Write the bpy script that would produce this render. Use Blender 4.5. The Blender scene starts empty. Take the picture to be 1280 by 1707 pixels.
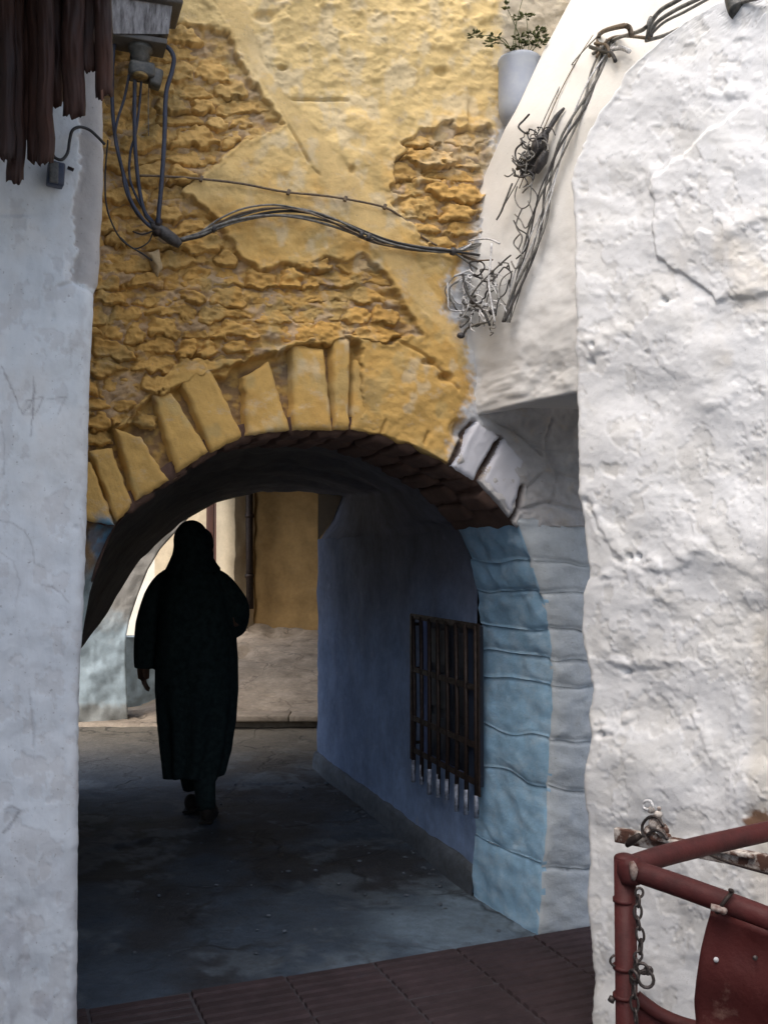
import bpy, bmesh, math, random
import numpy as np
from mathutils import Vector, Matrix
random.seed(7); np.random.seed(7)
rnd = random.Random(11)

# ------------------------------------------------------------------ camera
scene = bpy.context.scene
PXW, PXH, FOC = 1280.0, 1707.0, 1650.0
EYE = np.array([0.0, 0.0, 1.45]); PITCH = math.atan(76.5/FOC)
cam_d = bpy.data.cameras.new('camera'); cam = bpy.data.objects.new('camera', cam_d)
scene.collection.objects.link(cam); scene.camera = cam
cam.location = EYE; cam.rotation_euler = (math.pi/2+PITCH, 0, 0)
cam_d.sensor_fit = 'VERTICAL'; cam_d.sensor_height = 36.0; cam_d.lens = FOC/PXH*36.0
cam_d.clip_start = 0.05; cam_d.clip_end = 400

# ------------------------------------------------------------------ sky, soft sun, exposure
SUN_EL, SUN_AZ = math.radians(58), math.radians(146)   # azimuth of the sun measured from +Y towards -X
world = bpy.data.worlds.new('World'); scene.world = world; world.use_nodes = True
nt = world.node_tree; nt.nodes.clear()
sky = nt.nodes.new('ShaderNodeTexSky'); sky.sky_type = 'NISHITA'; sky.sun_disc = False
sky.sun_elevation = SUN_EL; sky.sun_rotation = -SUN_AZ
sky.dust_density = 4.0; sky.air_density = 1.0; sky.ozone_density = 1.0
bg = nt.nodes.new('ShaderNodeBackground'); bg.inputs['Strength'].default_value = 0.15
wo = nt.nodes.new('ShaderNodeOutputWorld')
nt.links.new(sky.outputs[0], bg.inputs[0]); nt.links.new(bg.outputs[0], wo.inputs[0])
sun_d = bpy.data.lights.new('sun', 'SUN'); sun = bpy.data.objects.new('sun', sun_d)
scene.collection.objects.link(sun); sun_d.energy = 1.5; sun_d.angle = math.radians(75)
sun_d.color = (1.0, 0.97, 0.92)
sdir = Vector((-math.sin(SUN_AZ)*math.cos(SUN_EL), math.cos(SUN_AZ)*math.cos(SUN_EL), math.sin(SUN_EL)))
sun.rotation_euler = sdir.to_track_quat('Z', 'Y').to_euler()
vs = scene.view_settings
vs.view_transform = 'Standard'; vs.look = 'None'; vs.gamma = 1.0; vs.use_curve_mapping = False
vs.exposure = 0.86

# ------------------------------------------------------------------ photo coordinates -> places
def rays(px, py):
    px = np.asarray(px, float); py = np.asarray(py, float)
    a = (px-640.0)/FOC; b = (853.5-py)/FOC; c, s = math.cos(PITCH), math.sin(PITCH)
    return np.stack([a+0*b, c-b*s+0*a, s+b*c+0*a], -1)
def at(px, py, Y):
    d = rays(px, py); return EYE + d*(np.asarray(Y, float)/d[..., 1])[..., None]
class Plane:
    def __init__(s, p0, deg):
        t = math.radians(deg); s.p0 = np.array([p0[0], p0[1], 0.0])
        s.u = np.array([math.cos(t), math.sin(t), 0.0]); s.n = np.array([math.sin(t), -math.cos(t), 0.0])
    def on(s, px, py, h=0.0):
        d = rays(px, py); k = np.dot(s.p0-EYE, s.n)/(d@s.n)
        return EYE + d*k[..., None] + s.n*np.asarray(h, float)[..., None]
def on_ground(px, py, z=0.0):
    d = rays(px, py); return EYE + d*((z-EYE[2])/d[..., 2])[..., None]
PW = Plane((0.70, 3.93), 20)                     # the arch wall
TD = np.array([-0.44, 0.90, 0.0])                # the way the passage runs
PWR = Plane((0.70+TD[0]*.48, 3.93+TD[1]*.48), 20)
PREAR = Plane((-0.46, 6.9), 20)
PB = Plane((0.535, 2.85), -64)                   # white wall on the right
PL = Plane((-0.772, 2.60), 27)                   # grey-white wall on the left
PC = None

# ------------------------------------------------------------------ noise
def _h(ix, iy, seed):
    n = (ix.astype(np.int64)*374761393 + iy.astype(np.int64)*668265263 + seed*1442695041) & 0x7fffffff
    n = ((n ^ (n >> 13))*1274126177) & 0x7fffffff
    return ((n ^ (n >> 16)) & 0xffff)/65535.0
def vnoise(x, y, seed=0):
    x = np.asarray(x, float); y = np.asarray(y, float); x, y = np.broadcast_arrays(x, y)
    ix = np.floor(x); iy = np.floor(y); fx = x-ix; fy = y-iy
    fx = fx*fx*fx*(fx*(fx*6-15)+10); fy = fy*fy*fy*(fy*(fy*6-15)+10)
    a = _h(ix, iy, seed); b = _h(ix+1, iy, seed); c = _h(ix, iy+1, seed); d = _h(ix+1, iy+1, seed)
    return (a+(b-a)*fx)*(1-fy)+(c+(d-c)*fx)*fy
def fbm(x, y, seed=0, oct=4, gain=.5):
    r = 0; a = 1; t = 0
    for i in range(oct):
        r = r + a*(vnoise(x*2**i+i*17.3, y*2**i-i*9.1, seed+i*7)*2-1); t += a; a *= gain
    return r/t
def ridged(x, y, seed=0, oct=4):
    r = 0; a = 1; t = 0
    for i in range(oct):
        r = r + a*(1-abs(vnoise(x*2**i+i*13, y*2**i+i*5, seed+i*3)*2-1)); t += a; a *= .5
    return r/t
def sst(x, a, b):
    t = np.clip((x-a)/(b-a), 0, 1); return t*t*(3-2*t)
def seg_dist(px, py, pts):
    best = np.full(np.shape(px), 1e9)
    for (x0, y0), (x1, y1) in zip(pts[:-1], pts[1:]):
        dx, dy = x1-x0, y1-y0; L = dx*dx+dy*dy+1e-9
        t = np.clip(((px-x0)*dx+(py-y0)*dy)/L, 0, 1)
        best = np.minimum(best, np.hypot(px-x0-t*dx, py-y0-t*dy))
    return best
def poly_sd(px, py, poly):                       # signed distance, positive inside
    d = seg_dist(px, py, list(poly)+[poly[0]]); ins = np.zeros(np.shape(px), bool); n = len(poly)
    for i in range(n):
        x0, y0 = poly[i]; x1, y1 = poly[(i+1) % n]
        c = ((y0 > py) != (y1 > py)) & (px < (x1-x0)*(py-y0)/(y1-y0+1e-12)+x0)
        ins ^= c
    return np.where(ins, d, -d)
def crv(pts, by=1):                              # piecewise-linear function: by=1 x of y, by=0 y of x
    a = np.array(sorted(pts, key=lambda p: p[by]), float)
    return lambda v: np.interp(v, a[:, by], a[:, 1-by])
def srgb(r, g, b):
    f = lambda c: (c/255/12.92) if c/255 <= .04045 else ((c/255+.055)/1.055)**2.4
    return np.array([f(r), f(g), f(b)])

# ------------------------------------------------------------------ materials
def nodes_of(name, rough=.9, metal=0.0, spec=.3):
    m = bpy.data.materials.new(name); m.use_nodes = True; t = m.node_tree; b = t.nodes['Principled BSDF']
    b.inputs['Roughness'].default_value = rough; b.inputs['Metallic'].default_value = metal
    b.inputs['Specular IOR Level'].default_value = spec
    return m, t, b
def ramp(t, a, b, ca=0.0, cb=1.0):
    r = t.nodes.new('ShaderNodeMapRange'); r.inputs[1].default_value = a; r.inputs[2].default_value = b
    r.inputs[3].default_value = ca; r.inputs[4].default_value = cb; return r
def wpos(t, sc=(1, 1, 1)):
    g = t.nodes.new('ShaderNodeNewGeometry'); m = t.nodes.new('ShaderNodeMapping'); m.inputs['Scale'].default_value = sc
    t.links.new(g.outputs['Position'], m.inputs[0]); return m.outputs[0]
def noise(t, vec, scale, detail=5, rough=.6):
    n = t.nodes.new('ShaderNodeTexNoise'); n.inputs['Scale'].default_value = scale
    n.inputs['Detail'].default_value = detail; n.inputs['Roughness'].default_value = rough
    t.links.new(vec, n.inputs['Vector']); return n.outputs[0]
def mixc(t, fac, a, b, mode='MIX'):
    x = t.nodes.new('ShaderNodeMix'); x.data_type = 'RGBA'; x.blend_type = mode
    for s, v in ((x.inputs[0], fac), (x.inputs[6], a), (x.inputs[7], b)):
        if hasattr(v, 'is_output'): t.links.new(v, s)
        elif isinstance(v, (int, float)): s.default_value = v
        else: s.default_value = (*v, 1)
    return x.outputs[2]
def bump(t, b, h, strength=.3, dist=.01):
    n = t.nodes.new('ShaderNodeBump'); n.inputs['Strength'].default_value = strength; n.inputs['Distance'].default_value = dist
    t.links.new(h, n.inputs['Height']); t.links.new(n.outputs[0], b.inputs['Normal'])
def plaster_mat(name, base=None, wear=(.3, .27, .27), wear_at=(.60, .72), wear_amt=.6, var=.22, stain=.0, rough=.92,
                bumps=.35, grain=55, streak=0, dots=.5, crack=0, crackc=.35):
    """painted plaster: colour from the paint attribute or a constant, mottled, with worn patches and specks"""
    m, t, b = nodes_of(name, rough); P = wpos(t)
    if base is None:
        a = t.nodes.new('ShaderNodeAttribute'); a.attribute_name = 'tint'; c = a.outputs['Color']
    else:
        r = t.nodes.new('ShaderNodeRGB'); r.outputs[0].default_value = (*base, 1); c = r.outputs[0]
    n1 = noise(t, P, 4.5, 6); r1 = ramp(t, .3, .7, 1-var, 1+var*.5); t.links.new(n1, r1.inputs[0])
    c = mixc(t, 1.0, c, mixc(t, 0.0, (1, 1, 1), (1, 1, 1)), 'MULTIPLY')
    comb = t.nodes.new('ShaderNodeVectorMath'); comb.operation = 'SCALE'; t.links.new(c, comb.inputs[0]); t.links.new(r1.outputs[0], comb.inputs[3])
    c = comb.outputs[0]
    n2 = noise(t, P, 23, 7, .65); r2 = ramp(t, .3, .75, 1-var*.8, 1+var*.4); t.links.new(n2, r2.inputs[0])
    cs = t.nodes.new('ShaderNodeVectorMath'); cs.operation = 'SCALE'; t.links.new(c, cs.inputs[0]); t.links.new(r2.outputs[0], cs.inputs[3]); c = cs.outputs[0]
    n3 = noise(t, wpos(t, (1, 1, 1.6)), 9, 8, .7); r3 = ramp(t, wear_at[0], wear_at[1], 0, wear_amt); t.links.new(n3, r3.inputs[0])
    c = mixc(t, r3.outputs[0], c, wear)
    if streak:
        n4 = noise(t, wpos(t, (1, 1, .12)), 30, 4, .6); r4 = ramp(t, .5, .8, 0, streak); t.links.new(n4, r4.inputs[0])
        c = mixc(t, r4.outputs[0], c, tuple(x*.55 for x in wear))
    n5 = noise(t, P, 95, 2, .5); r5 = ramp(t, .68, .76, 0, dots); t.links.new(n5, r5.inputs[0])
    c = mixc(t, r5.outputs[0], c, tuple(x*.5 for x in wear))
    n6 = noise(t, P, grain, 9, .72)
    if crack:                                    # cracks and joints: dark, sunk lines round irregular pieces
        dn = t.nodes.new('ShaderNodeTexNoise'); dn.inputs['Scale'].default_value = crack*2.2; dn.inputs['Detail'].default_value = 5; t.links.new(P, dn.inputs['Vector'])
        av = t.nodes.new('ShaderNodeVectorMath'); av.operation = 'MULTIPLY_ADD'; t.links.new(dn.outputs['Color'], av.inputs[0]); av.inputs[1].default_value = (.55/crack*1.2,)*3; t.links.new(P, av.inputs[2])
        vo = t.nodes.new('ShaderNodeTexVoronoi'); vo.feature = 'DISTANCE_TO_EDGE'; vo.inputs['Scale'].default_value = crack; t.links.new(av.outputs[0], vo.inputs['Vector'])
        rc = ramp(t, .0, .035, 1, 0); t.links.new(vo.outputs['Distance'], rc.inputs[0])
        nb_ = noise(t, P, crack*.9, 3); rb2 = ramp(t, .42, .58, 0, 1-crackc); t.links.new(nb_, rb2.inputs[0])
        mu = t.nodes.new('ShaderNodeMath'); mu.operation = 'MULTIPLY'; t.links.new(rc.outputs[0], mu.inputs[0]); t.links.new(rb2.outputs[0], mu.inputs[1])
        c = mixc(t, mu.outputs[0], c, tuple(x*.35 for x in wear))
        sb = t.nodes.new('ShaderNodeMath'); sb.operation = 'SUBTRACT'; t.links.new(n6, sb.inputs[0]); t.links.new(mu.outputs[0], sb.inputs[1]); n6 = sb.outputs[0]
    t.links.new(c, b.inputs['Base Color'])
    bump(t, b, n6, bumps, .012)
    return m
def simple_mat(name, c1, c2, scale=20, rough=.6, metal=0.0, bumps=.2, spec=.4, lo=.35, hi=.65, sc=(1, 1, 1), dist=.004):
    m, t, b = nodes_of(name, rough, metal, spec); P = wpos(t, sc)
    n = noise(t, P, scale, 7, .65); r = ramp(t, lo, hi); t.links.new(n, r.inputs[0])
    t.links.new(mixc(t, r.outputs[0], c1, c2), b.inputs['Base Color'])
    rr = ramp(t, .3, .7, max(rough-.15, .05), min(rough+.15, 1)); t.links.new(n, rr.inputs[0]); t.links.new(rr.outputs[0], b.inputs['Roughness'])
    bump(t, b, noise(t, P, scale*4, 5), bumps, dist)
    return m

M = {}
M['ochre'] = plaster_mat('ochre_paint', None, wear=(.40, .31, .26), wear_at=(.60, .74), wear_amt=.65, var=.26, bumps=.8, grain=30, dots=.5)
M['ochre_smooth'] = plaster_mat('ochre_paint_smooth', None, wear=(.50, .41, .30), wear_at=(.56, .70), wear_amt=.6, var=.16, bumps=.5, grain=40, dots=.45)
M['white'] = plaster_mat('whitewash', None, wear=(.50, .47, .42), wear_at=(.60, .78), wear_amt=.3, var=.045, bumps=.2, grain=24, dots=.3)
M['greywall'] = plaster_mat('grey_whitewash', None, wear=(.30, .28, .27), wear_at=(.58, .74), wear_amt=.4, var=.08, bumps=.22, grain=26, streak=.12, dots=.45)
M['quoin_white'] = plaster_mat('quoin_whitewash', (.47, .52, .56), wear=(.34, .35, .36), wear_amt=.35, var=.12, bumps=.5, grain=30)
M['quoin_blue'] = plaster_mat('sky_blue_paint', (.28, .475, .66), wear=(.46, .57, .66), wear_at=(.46, .72), wear_amt=.6, var=.2, bumps=.4, grain=26, streak=.12)
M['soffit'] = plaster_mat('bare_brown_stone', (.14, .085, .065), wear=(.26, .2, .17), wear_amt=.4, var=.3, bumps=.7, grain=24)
M['vault_paint'] = plaster_mat('graded_vault_paint', None, wear=(.2, .18, .17), wear_amt=.4, var=.3, bumps=.6, grain=14)
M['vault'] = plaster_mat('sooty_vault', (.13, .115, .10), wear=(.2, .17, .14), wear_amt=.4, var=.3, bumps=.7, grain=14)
M['innerblue_p'] = plaster_mat('graded_blue_paint', None, wear=(.34, .38, .50), wear_amt=.5, var=.25, bumps=.5, grain=22, streak=.2)
M['innerblue'] = plaster_mat('lavender_blue_paint', (.17, .225, .42), wear=(.26, .30, .40), wear_amt=.5, var=.2, bumps=.45, grain=22, streak=.15)
M['teal'] = plaster_mat('teal_paint', None, wear=(.38, .42, .42), wear_amt=.5, var=.2, bumps=.5, grain=22)
M['courtochre'] = plaster_mat('court_ochre', (.36, .235, .10), wear=(.28, .22, .15), wear_amt=.5, var=.2, bumps=.4, grain=12)
M['courtcream'] = plaster_mat('court_cream', (.62, .52, .36), wear=(.42, .36, .28), wear_amt=.5, var=.12, bumps=.3, grain=12)
M['courtwhite'] = plaster_mat('court_white', (.74, .70, .60), wear=(.6, .55, .45), wear_amt=.3, var=.05, bumps=.3, grain=12)
M['floor_paint'] = plaster_mat('worn_dirty_concrete', None, wear=(.035, .037, .04), wear_at=(.52, .7), wear_amt=.65, var=.3, bumps=1.0, grain=26, rough=.78, dots=.7, crack=1.5)
M['concrete'] = plaster_mat('worn_concrete', (.10, .12, .15), wear=(.05, .055, .06), wear_at=(.46, .68), wear_amt=.8, var=.35, bumps=.8, grain=20, rough=.8)
M['ramp'] = plaster_mat('trodden_stone', (.37, .31, .245), wear=(.20, .16, .12), wear_at=(.5, .7), wear_amt=.6, var=.3, bumps=.9, grain=14, crack=2.4, crackc=.55)
M['tile'] = plaster_mat('red_brown_tile', (.043, .028, .032), wear=(.028, .023, .029), wear_amt=.6, var=.35, bumps=.5, grain=40, rough=.75)
M['grout'] = simple_mat('tile_bed', (.058, .052, .060), (.038, .034, .04), 30, .95)
M['rust'] = simple_mat('dark_rusty_sheet', (.012, .006, .005), (.048, .017, .009), 7, .75, .0, .4, sc=(1, 1, .35))
M['rust_edge'] = simple_mat('faded_rust_edge', (.20, .10, .07), (.09, .045, .03), 30, .8)
M['redpipe'] = simple_mat('oxide_red_paint', (.058, .0125, .012), (.030, .010, .010), 12, .6, 0, .5, .22, lo=.45, hi=.7)
M['redsheet'] = simple_mat('worn_red_sheet', (.050, .009, .008), (.13, .07, .055), 14, .65, 0, .5, .25, lo=.62, hi=.74)
M['chip'] = simple_mat('grey_chipped_patch', (.32, .27, .24), (.10, .05, .04), 90, .7, 0, .4)
M['bar_iron'] = simple_mat('brown_black_bar', (.030, .020, .016), (.016, .012, .011), 40, .7)
M['chain'] = simple_mat('dull_chain_steel', (.10, .085, .08), (.035, .028, .026), 60, .45, .7, .4)
M['rustbar'] = simple_mat('rusty_bar_with_whitewash', (.50, .46, .42), (.075, .035, .024), 26, .8, 0, .5, lo=.42, hi=.56)
M['boxgrey'] = simple_mat('dark_grey_enamel', (.05, .048, .045), (.09, .085, .08), 30, .5, .1, .2)
M['galv'] = simple_mat('streaked_galvanised', (.30, .29, .30), (.06, .055, .055), 70, .38, .6, .3, lo=.3, hi=.7, sc=(1, 1, .06))
M['gland'] = simple_mat('weathered_fitting', (.10, .095, .085), (.045, .05, .05), 60, .5, .2, .3)
M['brass'] = simple_mat('dull_brass', (.28, .20, .08), (.12, .09, .05), 80, .4, .7, .3)
M['cable_blue'] = simple_mat('blue_black_cable', (.018, .024, .045), (.035, .045, .075), 40, .45, 0, .1)
M['cable_black'] = simple_mat('black_cable', (.012, .012, .013), (.03, .028, .028), 40, .5, 0, .1)
M['cable_grey'] = simple_mat('grey_cable', (.20, .195, .175), (.075, .07, .065), 50, .6, 0, .1)
M['cable_ochre'] = simple_mat('paint_splashed_cable', (.17, .12, .07), (.07, .055, .045), 60, .7, 0, .1)
M['wire_white'] = simple_mat('whitewashed_wire', (.66, .66, .66), (.30, .30, .30), 90, .7, 0, .1)
M['cable_dusty'] = simple_mat('dusty_black_cable', (.085, .08, .078), (.035, .033, .032), 60, .7, 0, .1)
M['tape'] = simple_mat('black_tape', (.02, .019, .02), (.075, .07, .07), 70, .5, 0, .5)
M['pot'] = simple_mat('faded_blue_grey_plastic', (.27, .30, .37), (.36, .385, .42), 10, .55, 0, .1)
M['soil'] = simple_mat('soil', (.05, .035, .025), (.09, .06, .04), 90, .95)
M['steel_dull'] = simple_mat('dull_steel', (.12, .11, .10), (.05, .045, .04), 60, .5, .6, .3)
M['leaf'] = simple_mat('olive_leaf', (.17, .19, .065), (.085, .11, .045), 60, .6, 0, .2)
M['stem'] = simple_mat('dry_stem', (.16, .17, .09), (.10, .11, .06), 60, .7)
M['iron'] = simple_mat('black_iron', (.035, .022, .018), (.018, .013, .012), 40, .6, .3, .3)
M['ironw'] = simple_mat('iron_splashed_pale', (.30, .34, .43), (.08, .09, .12), 45, .7, 0, .3)
M['shutter'] = simple_mat('dark_blue_shutter', (.020, .034, .065), (.014, .016, .024), 12, .6, 0, .2, sc=(1, 1, .2))
M['doorwood'] = simple_mat('red_brown_door_wood', (.11, .045, .032), (.06, .028, .02), 8, .6, 0, .2, sc=(1, 1, .15))
M['purple'] = simple_mat('violet_grey_door_paint', (.10, .08, .14), (.06, .05, .10), 12, .6)
M['robe'] = simple_mat('black_green_wool', (.022, .036, .036), (.012, .020, .021), 30, .95, 0, .3, .1)
M['skin'] = simple_mat('brown_skin', (.10, .055, .035), (.08, .045, .03), 20, .55, 0, .1)
M['shoe'] = simple_mat('dark_leather', (.012, .010, .009), (.02, .015, .012), 30, .9)
M['ground'] = simple_mat('dusty_ground', (.28, .25, .21), (.20, .18, .15), 3, .95)

# ------------------------------------------------------------------ object helpers
COL = scene.collection
def mesh_obj(name, V, F, mats, parent=None, mi=None, smooth=True, tint=None):
    me = bpy.data.meshes.new(name); V = np.asarray(V, float).reshape(-1, 3)
    me.from_pydata(V.tolist(), [], [list(map(int, f)) for f in F] if not isinstance(F, list) else F)
    mats = mats if isinstance(mats, (list, tuple)) else [mats]
    for m in mats: me.materials.append(M[m])
    if mi is not None: me.polygons.foreach_set('material_index', np.asarray(mi, np.int32))
    if smooth: me.polygons.foreach_set('use_smooth', np.ones(len(me.polygons), bool))
    if tint is not None:
        a = me.color_attributes.new('tint', 'FLOAT_COLOR', 'POINT')
        c = np.ones((len(V), 4), np.float32); c[:, :3] = np.asarray(tint).reshape(-1, 3); a.data.foreach_set('color', c.ravel())
    me.update()
    o = bpy.data.objects.new(name, me); COL.objects.link(o)
    if parent: o.parent = parent
    return o
def tag(o, label=None, cat=None, group=None, kind=None):
    if label: o['label'] = label
    if cat: o['category'] = cat
    if group: o['group'] = group
    if kind: o['kind'] = kind
    return o
def thing(name, label, cat, loc=(0, 0, 0), group=None):
    o = bpy.data.objects.new(name, None); COL.objects.link(o); o.location = tuple(loc); o.empty_display_size = .1
    return tag(o, label, cat, group)
def settle():                                    # parts were built in world coordinates: keep them there
    bpy.context.view_layer.update()
def keep(o, parent):
    o.parent = parent; o.matrix_parent_inverse = Matrix.Translation(-(parent_world(parent))); return o
def parent_world(p):
    v = Vector(p.location); q = p.parent
    while q is not None: v = v + Vector(q.location); q = q.parent
    return v
def grid_faces(ny, nx, off=0, mask=None, flip=False):
    i = np.arange(ny-1)[:, None]*nx + np.arange(nx-1)[None, :] + off
    q = np.stack([i, i+nx, i+nx+1, i+1], -1)
    if flip: q = q[..., ::-1]
    if mask is not None: q = q[mask]
    return q.reshape(-1, 4)
class MB:
    def __init__(s): s.V = []; s.F = []; s.MI = []; s.n = 0
    def add(s, V, F, mi=0):
        V = np.asarray(V, float).reshape(-1, 3); s.V.append(V)
        for f in F: s.F.append([int(k)+s.n for k in f]); s.MI.append(mi)
        s.n += len(V); return s
    def box(s, c, size, rot=None, mi=0, bev=0.0):
        bm = bmesh.new(); bmesh.ops.create_cube(bm, size=1.0)
        for v in bm.verts: v.co = Vector((v.co.x*size[0], v.co.y*size[1], v.co.z*size[2]))
        if bev: bmesh.ops.bevel(bm, geom=list(bm.edges), offset=bev, segments=2, affect='EDGES', profile=.6)
        if rot is not None: bmesh.ops.transform(bm, matrix=rot.to_4x4(), verts=bm.verts)
        V = [list(v.co+Vector(c)) for v in bm.verts]; bm.verts.index_update()
        F = [[v.index for v in f.verts] for f in bm.faces]; bm.free(); return s.add(V, F, mi)
    def tube(s, pts, r, sides=8, mi=0, cap=True, sub=0):
        P = [Vector(p) for p in pts]
        if sub: P = catmull(P, sub)
        n = len(P); R = r if hasattr(r, '__len__') else [r]*n
        if len(R) != n: R = np.interp(np.linspace(0, 1, n), np.linspace(0, 1, len(R)), R)
        V = []; up = None
        for i, p in enumerate(P):
            t = (P[min(i+1, n-1)]-P[max(i-1, 0)]); t = t.normalized() if t.length > 1e-9 else Vector((0, 0, 1))
            if up is None: up = t.orthogonal().normalized()
            up = (up-t*up.dot(t)); up = up.normalized() if up.length > 1e-6 else t.orthogonal().normalized()
            b = t.cross(up)
            for k in range(sides):
                a = 2*math.pi*k/sides; V.append(p+(up*math.cos(a)+b*math.sin(a))*R[i])
        F = [[i*sides+k, i*sides+(k+1) % sides, (i+1)*sides+(k+1) % sides, (i+1)*sides+k] for i in range(n-1) for k in range(sides)]
        if cap: F += [list(range(sides))[::-1], [(n-1)*sides+k for k in range(sides)]]
        return s.add([list(v) for v in V], F, mi)
    def ball(s, c, rad, seg=16, rings=10, mi=0, rot=None):
        V = []; rad = rad if hasattr(rad, '__len__') else (rad,)*3
        for i in range(rings+1):
            th = math.pi*i/rings
            for k in range(seg):
                ph = 2*math.pi*k/seg; v = Vector((rad[0]*math.sin(th)*math.cos(ph), rad[1]*math.sin(th)*math.sin(ph), rad[2]*math.cos(th)))
                if rot is not None: v = rot @ v
                V.append(list(v+Vector(c)))
        F = [[i*seg+k, (i+1)*seg+k, (i+1)*seg+(k+1) % seg, i*seg+(k+1) % seg] for i in range(rings) for k in range(seg)]
        return s.add(V, F, mi)
    def lathe(s, c, prof, seg=24, mi=0, rot=None):
        V = []; c = Vector(c)
        for r, z in prof:
            for k in range(seg):
                a = 2*math.pi*k/seg; v = Vector((r*math.cos(a), r*math.sin(a), z))
                if rot is not None: v = rot @ v
                V.append(list(v+c))
        F = [[i*seg+k, i*seg+(k+1) % seg, (i+1)*seg+(k+1) % seg, (i+1)*seg+k] for i in range(len(prof)-1) for k in range(seg)]
        return s.add(V, F, mi)
    def obj(s, name, mats, parent=None, smooth=True, tint=None):
        return_o = mesh_obj(name, np.concatenate(s.V), s.F, mats, None, s.MI, smooth, tint)
        if parent is not None: keep(return_o, parent)
        return return_o
def catmull(P, sub):
    out = []; n = len(P)
    for i in range(n-1):
        a = P[max(i-1, 0)]; b = P[i]; c = P[i+1]; d = P[min(i+2, n-1)]
        for k in range(sub):
            t = k/sub; out.append(.5*((2*b)+(c-a)*t+(2*a-5*b+4*c-d)*t*t+(3*b-a-3*c+d)*t**3))
    out.append(P[-1]); return out
def flat_shade_angle(o, deg=35):
    pass

# ================================================================== SETTING
# ground far and wide
g = mesh_obj('ground', [(-150, -150, -.08), (150, -150, -.08), (150, 150, -.08), (-150, 150, -.08)], [[0, 1, 2, 3]], 'ground', smooth=False)
tag(g, kind='structure')

# tile frame
TO = np.array([0.79, 3.95, 0]); A23 = math.radians(22); TU = np.array([math.cos(A23), math.sin(A23), 0]); TV = np.array([math.sin(A23), -math.cos(A23), 0])
# concrete passage floor, a rough heightfield
fx = np.linspace(-4.2, 1.6, 233); fy = np.concatenate([np.linspace(-4, 2.6, 40), np.linspace(2.63, 9.0, 250)])
FX, FY = np.meshgrid(fx, fy)
rv = (FX-TO[0])*TV[0]+(FY-TO[1])*TV[1]
Z = fbm(FX*1.6, FY*1.6, 5, 4)*.012 + fbm(FX*9, FY*9, 8, 3)*.005 - .01*sst(ridged(FX*1.3, FY*1.3, 3, 3), .80, .9)
Z = np.where(rv > 0.012, -.03, Z)
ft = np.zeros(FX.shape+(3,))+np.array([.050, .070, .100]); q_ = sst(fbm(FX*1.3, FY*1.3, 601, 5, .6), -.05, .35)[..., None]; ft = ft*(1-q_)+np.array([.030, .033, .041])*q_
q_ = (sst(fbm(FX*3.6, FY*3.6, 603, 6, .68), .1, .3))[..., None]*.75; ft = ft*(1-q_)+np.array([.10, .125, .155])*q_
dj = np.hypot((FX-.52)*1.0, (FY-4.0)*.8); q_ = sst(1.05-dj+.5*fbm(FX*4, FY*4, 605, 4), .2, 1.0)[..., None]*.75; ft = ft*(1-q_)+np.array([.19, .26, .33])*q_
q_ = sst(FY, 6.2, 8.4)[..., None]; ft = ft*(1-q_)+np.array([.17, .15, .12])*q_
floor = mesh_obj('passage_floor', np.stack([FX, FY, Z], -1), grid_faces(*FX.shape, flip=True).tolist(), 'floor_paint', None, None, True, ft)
tag(floor, kind='structure')
lm = MB(); rl = random.Random(8)
for i in range(150):
    if i < 110: x_, y_ = rl.uniform(-1.1, .5), rl.uniform(3.6, 6.5)
    else: s_ = rl.random(); x_, y_ = .36-.86*s_+rl.uniform(-.12, 0), 4.4+2.55*s_
    if (x_-TO[0])*TV[0]+(y_-TO[1])*TV[1] > -.03: continue
    r_ = rl.uniform(.003, .011); lm.ball((x_, y_, r_*.3), (r_*rl.uniform(.8, 1.6), r_, r_*.6), 6, 4)
o = lm.obj('grit', 'concrete'); tag(o, 'loose grit scattered over the dark passage floor', 'grit', kind='stuff')
# ribbed red tiles
tf = tag(bpy.data.objects.new('tile_pavement', None), kind='structure'); COL.objects.link(tf)
def tile_mesh():
    W = .320; n = 6; prof = []; pitch = W/n
    for i in range(n):
        v0 = i*pitch
        prof += [(v0+.003, .002), (v0+.011, .0125), (v0+pitch-.011, .0125), (v0+pitch-.003, .002)]
    prof = [(0, -.02), (0, .000)]+prof+[(W, 0), (W, -.02)]
    V = []; us = [0, .004, W-.004, W]
    for k, u in enumerate(us):
        for v, z in prof:
            V.append((u, -v, z if k in (1, 2) else min(z, -.002 if z > -.01 else z)))
    m = len(prof); F = [[k*m+i, k*m+i+1, (k+1)*m+i+1, (k+1)*m+i] for k in range(3) for i in range(m-1)]
    F = [f[::-1] for f in F]
    me = bpy.data.meshes.new('paving_tile'); me.from_pydata(V, [], F); me.materials.append(M['tile']); me.update(); return me
tme = tile_mesh()
for j in range(0, 8):
    for i in range(-9, 4):
        p = TO+TU*(i*.326+.08)+TV*(j*.326+.006)
        o = bpy.data.objects.new('paving_tile', tme); COL.objects.link(o); o.parent = tf
        o.location = (p[0], p[1], rnd.uniform(-.003, .004)); o.rotation_euler = (rnd.uniform(-.008, .008), rnd.uniform(-.008, .008), A23+rnd.uniform(-.006, .006))

gp = [TO+TU*-3.1, TO+TU*1.4, TO+TU*1.4+TV*2.8, TO+TU*-3.1+TV*2.8]
o = mesh_obj('tile_bed', [(p[0], p[1], .0035) for p in gp], [[0, 3, 2, 1]], 'grout', smooth=False); o.parent = tf
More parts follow.
